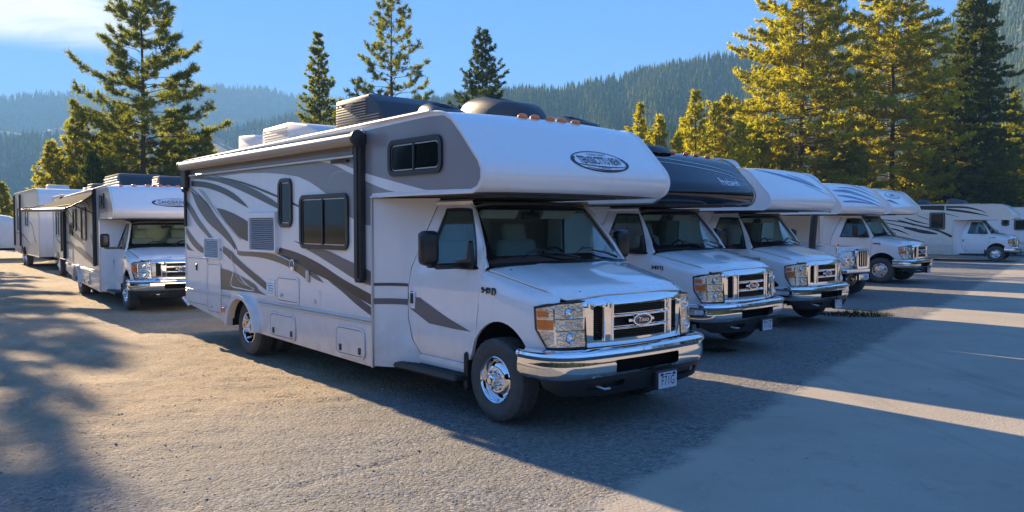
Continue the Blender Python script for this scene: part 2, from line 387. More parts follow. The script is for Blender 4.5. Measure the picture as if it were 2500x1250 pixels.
def build_cab(root):
    door_out = [(-1.21, .47), (-.43, .47), (-.36, .56), (-.30, .75), (-.262, 1.0), (-.255, 1.2), (-.225, 1.40), (-.30, 1.56), (-.42, 1.73), (-.55, 1.90), (-.64, 1.975), (-1.12, 1.985), (-1.19, 1.95), (-1.28, 1.7), (-1.40, 1.33), (-1.43, 1.1), (-1.415, .8), (-1.34, .6)]
    win = smoothpoly([(-1.15, 1.385), (-1.10, 1.365), (-.36, 1.365), (-.335, 1.39), (-.43, 1.62), (-.58, 1.875), (-.64, 1.915), (-.98, 1.92), (-1.02, 1.88), (-1.10, 1.60)], 2)
    for sg in (-1, 1):
        fl = sg > 0
        gg = lambda x, z, s_=sg: G(x, z, s_)
        door = patch('door', door_out, gg, CABWHITE, root, holes=[win], step=.10, thick=.035, flip=fl)
        # window seal, glass, mirror, handle belong to the door
        wo = [( -.74 + (x + .74) * 1.035, 1.64 + (z - 1.64) * 1.05) for x, z in win]; wi = [(-.74 + (x + .74) * .955, 1.64 + (z - 1.64) * .93) for x, z in win]
        patch('window_seal', wo, lambda x, z, s_=sg: (G(x, z, s_)[0], G(x, z, s_)[1] + s_ * .004, z), FRAME, door, holes=[wi], step=.12, thick=.012, flip=fl)
        patch('window', wo, lambda x, z, s_=sg: (x, G(x, z, s_)[1] - s_ * .012, z), DOORGLASS, door, step=.2, thick=.004, flip=fl)
        # handle
        m = MB(); m.box((-1.335, sg * 1.004, 1.00), (.09, .02, .17), .02, seg=2); h = m.build('door_handle_plate', CABWHITE, door, True)
        m = MB(); m.box((-1.335, sg * 1.014, 1.02), (.055, .012, .105), .015, seg=2); m.build('door_handle', BLACKM, door, True)
        m = MB(); m.lathe([(0, .008), (.012, .006), (.012, 0)], 12, 'y', (-1.335, sg * 1.012 , .935)); m.build('door_lock', CHROME, door, True)
        # front wing in (x, v)
        arch = [(.05 + .455 * math.cos(a), .377 + .53 * math.sin(a)) for a in [R(14 + 156 * k / 18) for k in range(19)]]
        edge = [(-.395, .50), (-.345, .60), (-.29, .78), (-.250, 1.0), (-.243, 1.2), (-.215, 1.385)]
        o = [(x, vz(x, z)) for x, z in edge]
        o += [(-.215, VH)] + [(x, VH) for x in (-.1, 0, .1, .2, .3, .4, .5, .58)]
        o += [(.655, VH - .10), (.672, vz(.67, 1.105)), (.60, vz(.6, 1.105)), (.50, vz(.5, 1.075)), (.495, vz(.5, .90)), (.60, vz(.6, .745)), (.60, vz(.6, .70)), (.505, vz(.5, .70))]
        o += [(x, vz(x, z)) for x, z in arch if z > .50 and x < .5]
        patch('front_wing', o, lambda x, v, s_=sg: S(x, v, s_), CABWHITE, root, step=.075, thick=.025, flip=fl)
        # arch liner
        m = MB(); pr = []
        for k in range(15):
            a = R(0 + 190 * k / 14); pr.append((.05 + .50 * math.cos(a), .38 + .56 * math.sin(a)))
        v = [(x, sg * .965, z) for x, z in pr] + [(x, sg * .45, z) for x, z in pr]; n = len(pr)
        v += [(.05, sg * .45, .38)]
        f = [(i, i + 1, i + 1 + n, i + n) for i in range(n - 1)] + [(i + n, i + 1 + n, 2 * n) for i in range(n - 1)]
        m.add(v, f); m.build('wheel_arch_liner', UNDER, root)
        # black arch lip behind the wheel and mud flap
        m = MB(); m.box((-.43, sg * .93, .40), (.05, .20, .36), .02); m.build('mud_flap', BLACK, root)
        # A pillar: loft between door edge and windshield edge
        A = [(-.222, 1.36), (-.225, 1.40), (-.30, 1.56), (-.42, 1.73), (-.55, 1.90), (-.64, 1.98)]; v = []; f = []
        for i, (x, z) in enumerate(A):
            t = min(1, max(-.02, (z - 1.394) / .58)); g = Vector(G(x + .008, z, sg)); e = Vector(ws(sg * 1.0, t)); mid = (g + e) * .5 + Vector((.012, sg * .012, .0))
            v += [g, mid, e + Vector((.0, 0, .003)), e + Vector((-.05, -sg * .02, -.02))]
        for i in range(len(A) - 1):
            for k in range(3): f.append((i * 4 + k, i * 4 + k + 1, (i + 1) * 4 + k + 1, (i + 1) * 4 + k))
        m = MB(); m.add(v, f); m.build('windshield_pillar', CABWHITE, root, True)
        # rear pillar and slanted wall between door and house body
        v = []; f = []
        zz = [.30, .47, .6, .8, 1.1, 1.33, 1.7, 1.95, 2.04]; xr_ = [-1.20, -1.22, -1.35, -1.422, -1.438, -1.408, -1.29, -1.20, -1.17]
        for z, x in zip(zz, xr_):
            for k in range(6):
                t = k / 5; yy = G(x, max(z, .47), sg)[1]; a = Vector((x - .004, yy, z)); b = Vector((-1.735, sg * 1.243, z)); p = a.lerp(b, t); p.y += -sg * .05 * math.sin(t * math.pi) * .6; v.append(p)
        for i in range(len(zz) - 1):
            for k in range(5): f.append((i * 6 + k, i * 6 + k + 1, (i + 1) * 6 + k + 1, (i + 1) * 6 + k))
        m = MB(); m.add(v, f); tw = m.build('transition_panel', WHITE, root, True)
        # sill + running board
        m = MB(); m.box((-.82, sg * .975, .415), (.82, .05, .10), .015); m.build('rocker_sill', CABWHITE, root)
        m = MB(); m.box((-.94, sg * 1.06, .335), (1.08, .20, .055), .02)
        for k in range(7): m.box((-.94, sg * (.99 + k * .024), .366), (1.0, .009, .008))
        m.box((-1.25, sg * .9, .33), (.05, .3, .03)); m.box((-.6, sg * .9, .33), (.05, .3, .03))
        m.build('running_board', BLACK, root)
        # mirror on an arm
        mr = MB(); mr.box((-.60, sg * 1.31, 1.555), (.13, .19, .32), .05, seg=3, rot=Vector((1, 0, 0)).to_track_quat('X', 'Z')); mo = mr.build('side_mirror', BLACKM, root, True, 50)
        m = MB(); m.box((-.668, sg * 1.31, 1.56), (.006, .14, .26), .003); m.build('mirror_glass', CHROME, mo)
        m = MB(); m.prism([(-.345, 1.36), (-.62, 1.36), (-.60, 1.43), (-.43, 1.45), (-.40, 1.62), (-.385, 1.60)], sg * .955, sg * 1.0); m.box((-.52, sg * 1.13, 1.385), (.07, .32, .055), .015); m.box((-.58, sg * 1.30, 1.40), (.06, .06, .06), .01); m.build('mirror_arm', BLACKM, mo)
        # fender badge
        for (tx, xc) in (('3|E', -.13), ('13|', -.02)):
            pass
        bd = text_mesh('3431)', .082, lambda a, b, s_=sg: (-.10 + (a if s_ < 0 else -a), s_ * (1.004 - .1 * max(0, b)), 1.172 + b * .8), 'wing_badge', NAVY, root, bold=.004, sx=1.12)
        text_mesh('3431)', .086, lambda a, b, s_=sg: (-.103 + (a if s_ < 0 else -a), s_ * (1.001 - .1 * max(0, b)), 1.167 + b * .86), 'badge_edge', CHROME, bd, bold=.008, sx=1.08)
        # headlight: along the nose plan curve
        NC = spline([(.50, .972), (.60, .94), (.685, .865), (.735, .76), (.765, .63)], 6)
        cum = [0]
        for a, b in zip(NC, NC[1:]): cum.append(cum[-1] + math.dist(a, b))
        LN = cum[-1]
        def nc(s, z, off=0, s_=sg, NC=NC, cum=cum, LN=LN):
            s = max(0, min(.999, s)) * LN
            for i in range(len(cum) - 1):
                if s <= cum[i + 1]: break
            t = (s - cum[i]) / (cum[i + 1] - cum[i]); a, b = Vector(NC[i]), Vector(NC[i + 1]); p = a.lerp(b, t); d = (b - a).normalized(); n = Vector((-d.y, d.x)); n = n if n.x > 0 else -n
            return (p.x + n.x * off - (z - .9) * .08, s_ * (p.y + n.y * off), z)
        ho = [(0.0, .885), (.22, .72), (1, .72), (1, 1.125), (.5, 1.115), (0, 1.075)]
        hi = [(.03, .888), (.235, .736), (.975, .736), (.975, 1.108), (.5, 1.098), (.03, 1.058)]
        fl2 = fl
        hb = patch('headlight', [(a * .48, z) for a, z in ho], lambda a, z, q=nc: q(a / .48, z, .0), CHROME2, root, step=.05, thick=.05, flip=fl2)
        patch('bezel', [(a * .48, z) for a, z in ho], lambda a, z, q=nc: q(a / .48, z, .008), FRAME, hb, holes=[[(a * .48, z) for a, z in hi]], step=.05, thick=.012, flip=fl2)
        for (a0, a1, z0, z1) in ((.06, .27, .99, 1.04), (.06, .36, .885, .965)):
            patch('turn_signal', [(a0 * .48, z0), (a1 * .48, z0), (a1 * .48, z1), (a0 * .48, z1)], lambda a, z, q=nc: q(a / .48, z, .010), AMBER, hb, step=.04, thick=.008, flip=fl2)
        m = MB()
        for zz_ in (.968, .87): patch('x', [(.06 * .48, zz_), (.95 * .48, zz_), (.95 * .48, zz_ + .008), (.06 * .48, zz_ + .008)], lambda a, z, q=nc: q(a / .48, z, .010), None, mb=m, step=.06, thick=.02, flip=fl2)
        patch('x', [(.37 * .48, .76), (.40 * .48, .76), (.40 * .48, 1.06), (.37 * .48, 1.06)], lambda a, z, q=nc: q(a / .48, z, .011), None, mb=m, step=.06, thick=.02, flip=fl2)
        m.build('reflector_divider', CHROME, hb)
        m = MB()
        for k in range(6): 
            zz_ = .772 + k * .015
            patch('x', [(.28 * .48, zz_), (.36 * .48, zz_), (.36 * .48, zz_ + .005), (.28 * .48, zz_ + .005)], lambda a, z, q=nc: q(a / .48, z, .008), None, mb=m, step=.1, thick=.01, flip=fl2)
        c1 = nc(.68, 1.02, .0); c2 = nc(.68, .81, .0)
        m.build('reflector_rib', ALU, hb)
        for cc in (c1, c2):
            m = MB(); m.lathe([(.0, .018), (.02, .016), (.032, .004), (.045, .012), (.05, .0)], 20, 'x', cc); m.build('lamp_bulb', CHROME, hb, True)
        patch('lens', [(a * .48, z) for a, z in hi], lambda a, z, q=nc: q(a / .48, z, .018), LENS, hb, step=.08, flip=fl2)
    # hood
    def yl(x): return abs(S(x, VH)[1])
    def xlip(y): y = abs(y); return .79 - .05 * (y / .65) ** 2 if y < .65 else .74 - (y - .65) / .20 * .15
    def H(x, y):
        zt = interp(ZT, x); W = interp(WT, min(x, .6)); e = abs(S(min(x, .67), VH)[2] - interp(ZT, min(x, .67))) ; q = min(1.05, abs(y) / max(.6, yl(min(x, .67))))
        z = zt + .022 * (1 - q * q) - e * q ** 7
        z += .010 * (1 / (1 + math.exp((abs(y) - .50 - .06 * (x)) * 60))) * min(1, max(0, (.66 - x) / .1))
        d = x - (xlip(y) - .10)
        if d > 0: z -= .05 * (d / .10) ** 2
        return (x, y, z)
    ys = [i / 10 for i in range(-8, 9)]
    ho = [(xlip(y), y) for y in [.755, .71, .65, .5, .25, 0, -.25, -.5, -.65, -.71, -.755]]
    ho += [(x, -yl(x) + .006) for x in (.6, .5, .4, .3, .2, .1, 0, -.1, -.19)]
    ho += [(-.20 + .13 * (1 - (y / .88) ** 2), y) for y in (-.7, -.5, -.25, 0, .25, .5, .7)]
    ho += [(x, yl(x) - .006) for x in (-.19, -.1, 0, .1, .2, .3, .4, .5, .6)]
    patch('hood', ho, H, CABWHITE, root, step=.07, thick=.02, flip=True)
    # cowl, black below the glass
    m = MB(); v = []; f = []
    for k in range(13):
        u = -1 + k / 6; e = Vector(ws(u, 0, .004)); v += [e + Vector((.065, 0, -.012)), e + Vector((.0, 0, .012)), e + Vector((-.09, 0, -.06))]
    for k in range(12):
        for j in range(2): f.append((k * 3 + j, k * 3 + j + 1, k * 3 + 4 + j, k * 3 + 3 + j))
    m.add(v, f); m.build('cowl_grille', BLACK, root, True)
    for sg in (-1, 1):
        m = MB(); m.lathe([(0, .022), (.012, .018), (.016, 0)], 10, 'z', (-.02, sg * .80, 1.345)); m.build('washer_nozzle', BLACK, root)
    # windshield
    rr = rrect(-1, 0, 1, 1, .06); ri = rrect(-.925, .13, .925, .90, .07)
    patch('windshield', rr, lambda u, t: ws(u, t), WSGLASS, root, step=.12, thick=.005, flip=False)
    patch('windshield_border', rr, lambda u, t: ws(u, t, .004), CERAM, root, holes=[ri], step=.12, thick=.008, flip=False)
    for (u0, t0, u1, t1) in ((-.0, .03, -.62, .13), (.72, .03, .12, .15)):
        m = MB(); a = Vector(ws(u0 + .1, t0, .03)); b = Vector(ws((u0 + u1) / 2 - .05, (t0 + t1) / 2 + .06, .035)); c = Vector(ws(u1 + .14, t1, .03))
        m.tube([a, a.lerp(b, .5) + Vector((.02, 0, .01)), b], [.014, .011, .008], 6)
        d0 = Vector(ws(u1, t1 - .03, .018)); d1 = Vector(ws((u0 * .25 + u1 * .75), t1 + .055, .022)); d2 = Vector(ws((u0 * .55 + u1 * .45), t1 + .05, .018)); m.tube([d0, d1, d2], [.006, .013, .006], 6)
        m.build('wiper', BLACK, root, True)
    # cab roof
    v = []; f = []
    for i, (x, z) in enumerate([(-.61, 1.972), (-.66, 1.995), (-.8, 2.02), (-1.2, 2.035), (-1.73, 2.035)]):
        for k in range(9):
            u = -1 + k / 4; yy = u * (.79 if x > -.64 else .79); xx = x + (.10 * (1 - u * u) if i < 2 else 0); v.append((xx, yy, z - .02 * u * u - (.012 if abs(u) > .99 else 0)))
    for i in range(4):
        for k in range(8): f.append((i * 9 + k, i * 9 + k + 1, (i + 1) * 9 + k + 1, (i + 1) * 9 + k))
    m = MB(); m.add(v, f); m.build('cab_roof', CABWHITE, root, True)
    for sg in (-1, 1):
        m = MB(); v = []; f = []
        for x in (-.62, -.9, -1.2, -1.73): v += [(x, sg * .785, 1.99), (x, sg * .80, 1.975), (x, sg * .775, 1.955)]
        v = [(x, sg * y, z) for (x, z0) in ((-.60, 0), (-.9, 0), (-1.2, 0), (-1.73, 0)) for (y, z) in ((.77, 2.02), (.80, 2.0), (.785, 1.965), (.74, 1.94))]
        for i in range(3):
            for k in range(3): f.append((i * 4 + k, i * 4 + k + 1, i * 4 + 5 + k, i * 4 + 4 + k))
        m.add(v, f); m.build('drip_rail', CABWHITE, root, True)
    # grille
    def gx(y): return .835 - .075 * (y / .66) ** 2
    def gf(y, z): return (gx(y) - (max(0, z - 1.085) * .60) - (max(0, .80 - z) * .1) + .012 * math.exp(-((z - 1.085) / .02) ** 2), y, z)
    def tr(y0, z0, y1, z1, r=.015): return rrect(y0, z0, y1, z1, r, 3)
    op = [tr(-.555, .775, -.455, 1.07, .02), tr(.455, .775, .555, 1.07, .02)]
    bands = [(.775, .855), (.885, .965), (.995, 1.07)]
    op += [tr(-.345, a, .345, b, .01) for a, b in bands]
    go = [(-.655, .735), (-.63, .718), (.63, .718), (.655, .735), (.665, 1.10), (.655, 1.165), (.60, 1.19), (.3, 1.205), (0, 1.21), (-.3, 1.205), (-.60, 1.19), (-.655, 1.165), (-.665, 1.10)]
    gr = patch('grille_surround', go, gf, CHROME, root, holes=op, step=.05, thick=.045)
    m = MB()
    for (y0, z0, y1, z1) in [(-.555, .775, -.455, 1.07), (.455, .775, .555, 1.07)] + [(-.345, a, .345, b) for a, b in bands]:
        n = 16 if y1 - y0 < .2 else 5
        for k in range(n):
            z = z0 + (k + .5) / n * (z1 - z0); m.box((gx((y0 + y1) / 2) - .05, (y0 + y1) / 2, z), (.03, y1 - y0 + .02, .006))
    m.build('grille_mesh', BLACK, gr)
    m = MB(); m.box((.69, 0, .95), (.02, 1.28, .5)); m.build('grille_backing', UNDER, gr)
    m = MB()
    for sg in (-1, 1):
        for yy in (.445, .352): m.box((gx(yy) + .006, sg * yy, .925), (.022, .014, .33), .006)
    for z in (.87, .98): m.box((gx(.2) + .018, 0, z), (.025, .69, .012), .005)
    m.build('grille_bar', CHROME, gr)
    xe = .862
    m = MB(); m.prism([(y * 1.12, .925 + (z - .925) * 1.12) for y, z in ell(0, .925, .112, .050, 36)], xe - .03, xe, 'x'); m.box((xe - .02, 0, .925), (.02, .34, .035), .008); em = m.build('grille_emblem', CHROME, gr)
    m = MB(); m.prism(ell(0, .925, .106, .046, 36), xe - .01, xe + .004, 'x'); m.build('emblem_field', EMB, em)
    m = MB(); q = [(xe + .006, y, z) for y, z in ell(0, .925, .096, .039, 36)]; m.tube(q + [q[0]], .0022, 5, False); m.build('emblem_ring', CHROME, em)
    text_mesh('Tinio', .055, lambda a, b: (xe + .0055, a, .925 + b), 'emblem_lettering', CHROME, em, shear=.15, sx=1.25)
    # bumper
    PC = spline([(.36, 1.045), (.50, 1.05), (.64, 1.035), (.75, .985), (.83, .90), (.885, .75), (.915, .5), (.93, .25), (.935, 0)], 5)
    PC = PC + [(x, -y) for x, y in PC[:-1][::-1]]
    cum = [0]
    for a, b in zip(PC, PC[1:]): cum.append(cum[-1] + math.dist(a, b))
    HL = cum[-1] / 2
    def bp(s, out_):
        s = max(0, min(cum[-1] - 1e-4, HL - s))
        for i in range(len(cum) - 1):
            if s <= cum[i + 1]: break
        t = (s - cum[i]) / (cum[i + 1] - cum[i]); a, b = Vector(PC[i]), Vector(PC[i + 1]); p = a.lerp(b, t)
        d = (Vector(PC[min(i + 2, len(PC) - 1)]) - Vector(PC[max(i - 1, 0)])).normalized(); n = Vector((-d.y, d.x)); n = n if n.dot(Vector((p.x - .2, p.y))) > 0 else -n
        return p.x + n.x * out_, p.y + n.y * out_
    prof = [(0, -.14, .700), (.08, -.06, .722), (.14, -.015, .718), (.19, .020, .695), (.225, .028, .672), (.26, .016, .650), (.30, .004, .636), (.42, .012, .57), (.52, .006, .51), (.57, -.012, .475), (.62, -.05, .460)]
    def bf(s, q):
        a = interp([(p[0], p[1]) for p in prof], q); z = interp([(p[0], p[2]) for p in prof], q); x, y = bp(s, a); return (x, y, z)
    bo = [(-HL, 0), (HL, 0), (HL, .50), (HL - .1, .58), (HL - .35, .62), (-HL + .35, .62), (-HL + .1, .58), (-HL, .50)]
    patch('front_bumper', bo, bf, CHROME, root, holes=[rrect(-.42, .34, .42, .53, .02, 3)], step=.035, thick=.006, flip=True)
    m = MB(); m.box((.78, 0, .57), (.02, 1.1, .18)); m.box((.84, 0, .57), (.02, .95, .012)); m.build('bumper_backing', UNDER, root)
    def vf(s, z): x, y = bp(s, -.012 - .05 * (.47 - z) / .13 if z < .47 else -.02); return (x, y, z)
    vo = [(-HL + .25, .48), (-HL + .28, .40), (-HL + .45, .335), (-.5, .305), (.5, .305), (HL - .45, .335), (HL - .28, .40), (HL - .25, .48)]
    va = patch('lower_valance', vo, vf, BLACK, root, holes=[rrect(-.72, .37, -.28, .43, .02, 3), rrect(.45, .37, .80, .43, .02, 3)], step=.08, thick=.02)
    m = MB(); m.box((.80, 0, .40), (.02, 1.5, .14)); m.box((.92, .24, .37), (.05, .30, .17), .01); m.build('plate_mount', BLACK, va)
    pl = MB(); pl.box((.95, .24, .365), (.008, .255, .145), .003); p_ = pl.build('licence_plate', PLATE, root)
    text_mesh('F71G', .12, lambda a, b: (.9555, .24 + a, .358 + b), 'plate_lettering', NAVY, p_, sx=.72)
    m = MB(); m.box((.9548, .155, .42), (.002, .04, .024)); m.box((.9548, .325, .42), (.002, .04, .024)); m.box((.9548, .24, .421), (.002, .09, .010)); m.build('plate_sticker', NAVY, p_)
    # tow hook
    m = MB(); m.tube([(.86, -.60, .40), (.94, -.58, .385), (.95, -.53, .385), (.88, -.50, .395)], .012, 6); m.build('tow_hook', STEEL, root)
    # interior
    m = MB(); m.box((-.35, 0, 1.30), (.50, 1.62, .14), .05, seg=3); m.box((-.10, 0, 1.33), (.3, 1.4, .06), .02); m.prism([(-.28, 1.28), (-.75, 1.15), (-.7, .9), (-.2, .9)], -.78, .78); m.box((-.52, .37, 1.37), (.22, .42, .10), .05, seg=2); db = m.build('dashboard', DASH, root, True)
    m = MB(); ring = []
    for k in range(25):
        a = 2 * math.pi * k / 24; ring.append((-.78 + .08 * math.sin(a), .38 + .19 * math.cos(a), 1.36 + .17 * math.sin(a)))
    m.tube(ring, .014, 8, False); m.tube([(-.78, .2, 1.36), (-.77, .56, 1.36)], .014, 6); m.tube([(-.78, .38, 1.36), (-.55, .38, 1.28)], .03, 8); m.box((-.78, .38, 1.35), (.04, .12, .09), .02, seg=2); m.build('steering_wheel', BLACK, root, True)
    for sg in (-1, 1):
        st = empty('seat', parent=root)
        m = MB(); m.box((-1.12, sg * .42, .92), (.50, .52, .16), .06, seg=3); m.build('seat_cushion', SEAT, st, True)
        m = MB(); m.box((-1.33, sg * .42, 1.30), (.15, .56, .62), .07, seg=3, rot=Matrix.Rotation(R(-14), 3, 'Y').to_quaternion()); m.build('backrest', SEAT, st, True)
        m = MB(); m.box((-1.43, sg * .42, 1.68), (.12, .32, .22), .05, seg=3, rot=Matrix.Rotation(R(-14), 3, 'Y').to_quaternion()); m.build('headrest', SEAT, st, True)
    m = MB(); m.box((-.66, 0, 1.86), (.03, .24, .07), .015, seg=2); m.tube([(-.66, 0, 1.88), (-.60, 0, 1.94)], .008, 6); m.build('rear_view_mirror', BLACK, root, True)
    m = MB(); m.box((-.85, 0, .70), (.95, 1.80, .04)); m.build('cab_floor', DASH, root)
    m = MB(); m.box((-1.15, 0, 1.965), (.95, 1.50, .015)); m.box((-1.72, .62, 1.35), (.02, .62, 1.3)); m.box((-1.72, -.62, 1.35), (.02, .62, 1.3)); m.build('cabin_lining', HEADL, root)
    m = MB(); m.box((-.66, -.40, 1.89), (.02, .46, .14), .01, rot=Matrix.Rotation(R(35), 3, 'Y').to_quaternion()); m.box((-.66, .40, 1.89), (.02, .46, .14), .01, rot=Matrix.Rotation(R(35), 3, 'Y').to_quaternion()); m.build('sun_visor', HEADL, root)
    m = MB(); m.box((.30, 0, .62), (.9, .80, .30), .02); m.box((-3.0, 0, .45), (7.0, .7, .12)); m.tube([(0, -.85, .377), (0, .85, .377)], .05, 8); m.tube([(-5.05, -1.0, .377), (-5.05, 1.0, .377)], .07, 8); m.lathe([(0, -.16), (.12, -.13), (.17, 0), (.12, .13), (0, .16)], 14, 'x', (-5.05, 0, .377)); m.build('chassis', UNDER, root)

def tyre_mesh(name='tyre'):
    rr_, wd = .377, .118
    pr = [(.205, -.095), (.225, -.108), (.265, -wd), (.315, -wd - .004), (.345, -.108), (.366, -.098)]
    tr_ = []
    ys = [-.092, -.066, -.062, -.054, -.050, -.024, -.020, -.012, -.008, .008, .012, .020, .024, .050, .054, .062, .066, .092]
    for y in ys:
        g = y in (-.062, -.054, -.020, -.012, .012, .020, .054, .062)
        tr_.append((rr_ - .0 - (y / .1) ** 2 * .006 - (.012 if g else 0), y))
    pr2 = pr + tr_ + [(a, -b) for a, b in pr[::-1]]
    n = 112; v = []; f = []; m = len(pr2)
    for k in range(n):
        t = 2 * math.pi * k / n; cut = (k % 4 == 0)
        for i, (r, a) in enumerate(pr2):
            if cut and 4 <= i < m - 4 and abs(a) > .062: r -= .006
            if (k % 4 == 2) and 4 <= i < m - 4 and abs(a) < .062: r -= .007
            v.append((r * math.cos(t), a, r * math.sin(t)))
    for k in range(n):
        for i in range(m - 1): f.append((k * m + i, k * m + i + 1, ((k + 1) % n) * m + i + 1, ((k + 1) % n) * m + i))
    me = bpy.data.meshes.new(name); me.from_pydata(v, [], f); me.update(); bm = bmesh.new(); bm.from_mesh(me); bmesh.ops.recalc_face_normals(bm, faces=bm.faces); bm.to_mesh(me); bm.free()
    me.polygons.foreach_set('use_smooth', [True] * len(me.polygons)); me.set_sharp_from_angle(angle=R(30)); me.materials.append(RUB); return me
TYRE = None; RIMF = None; RIMR = None; LUGS = None
def wheel_parts():
    global TYRE, RIMF, RIMR, LUGS, HOLE, HUBF, HUBR
    TYRE = tyre_mesh()
    # outward side is -y (passenger side); for the other side the wheel empty is turned round
    m = MB(); m.lathe([(.207, -.098), (.213, -.106), (.206, -.112), (.198, -.105), (.192, -.085), (.186, -.03), (.180, -.025), (.165, -.06), (.140, -.088), (.110, -.098), (.095, -.095), (.085, -.10), (.0, -.10)], 56, 'y'); o = m.build('rim', CHROME, None, True); RIMF = o.data; bpy.data.objects.remove(o)
    m = MB(); m.lathe([(.207, -.098), (.213, -.106), (.206, -.112), (.198, -.105), (.194, -.08), (.182, .02), (.178, .06), (.15, .075), (.13, .04), (.11, .035), (.085, .04), (.08, -.0), (.06, -.02), (0, -.02)], 56, 'y'); o = m.build('rim', CHROME, None, True); RIMR = o.data; bpy.data.objects.remove(o)
    m = MB()
    for k in range(8):
        a = 2 * math.pi * k / 8; c = (.082 * math.cos(a), 0, .082 * math.sin(a)); m.lathe([(.017, -.095), (.016, -.125), (.011, -.150), (0, -.153)], 8, 'y', c)
    o = m.build('lug_nuts', CHROME, None, True); LUGS = o.data; bpy.data.objects.remove(o)
    m = MB(); m.lathe([(.058, -.095), (.055, -.135), (.045, -.155), (.030, -.160), (.026, -.175), (0, -.178)], 24, 'y'); o = m.build('hub', CHROME, None, True); HUBF = o.data; bpy.data.objects.remove(o)
    m = MB()
    for k in range(4):
        a = 2 * math.pi * (k + .4) / 4; ca, sa = math.cos(a), math.sin(a); q = []
        for j in range(14):
            b = 2 * math.pi * j / 14; rr_ = .148 + .020 * math.cos(b); tt = .026 * math.sin(b); dep = -.0825 - (.148 - rr_) * .9 ; q.append((rr_ * ca - tt * sa, dep, rr_ * sa + tt * ca))
        m.add(q, [tuple(range(14))])
    o = m.build('hand_hole', UNDER, None); HOLE = o.data; bpy.data.objects.remove(o)
def wheel(root, x, y, side, front=True, rad=1., steer=0):
    wlo = empty('wheel', (x, y, .377), 0 if side < 0 else math.pi, root)
    wlo.rotation_euler.z += steer
    for me, nm in ((TYRE, 'tyre'), (RIMF if front else RIMR, 'rim'), (LUGS, 'lug_nuts') if front else (None, ''), (HUBF, 'hub') if front else (None, ''), (HOLE, 'hand_hole') if front else (None, '')):
        if me is None: continue
        o = bpy.data.objects.new(nm, me); COL.objects.link(o); o.parent = wlo; o.rotation_euler.y = rnd.uniform(0, 6)
        if nm in ('rim', 'lug_nuts', 'hub', 'hand_hole'): o.rotation_euler.y = .3
    if not front:
        o = bpy.data.objects.new('inner_tyre', TYRE); COL.objects.link(o); o.parent = wlo; o.location.y = .30; o.rotation_euler.y = .5
    return wlo

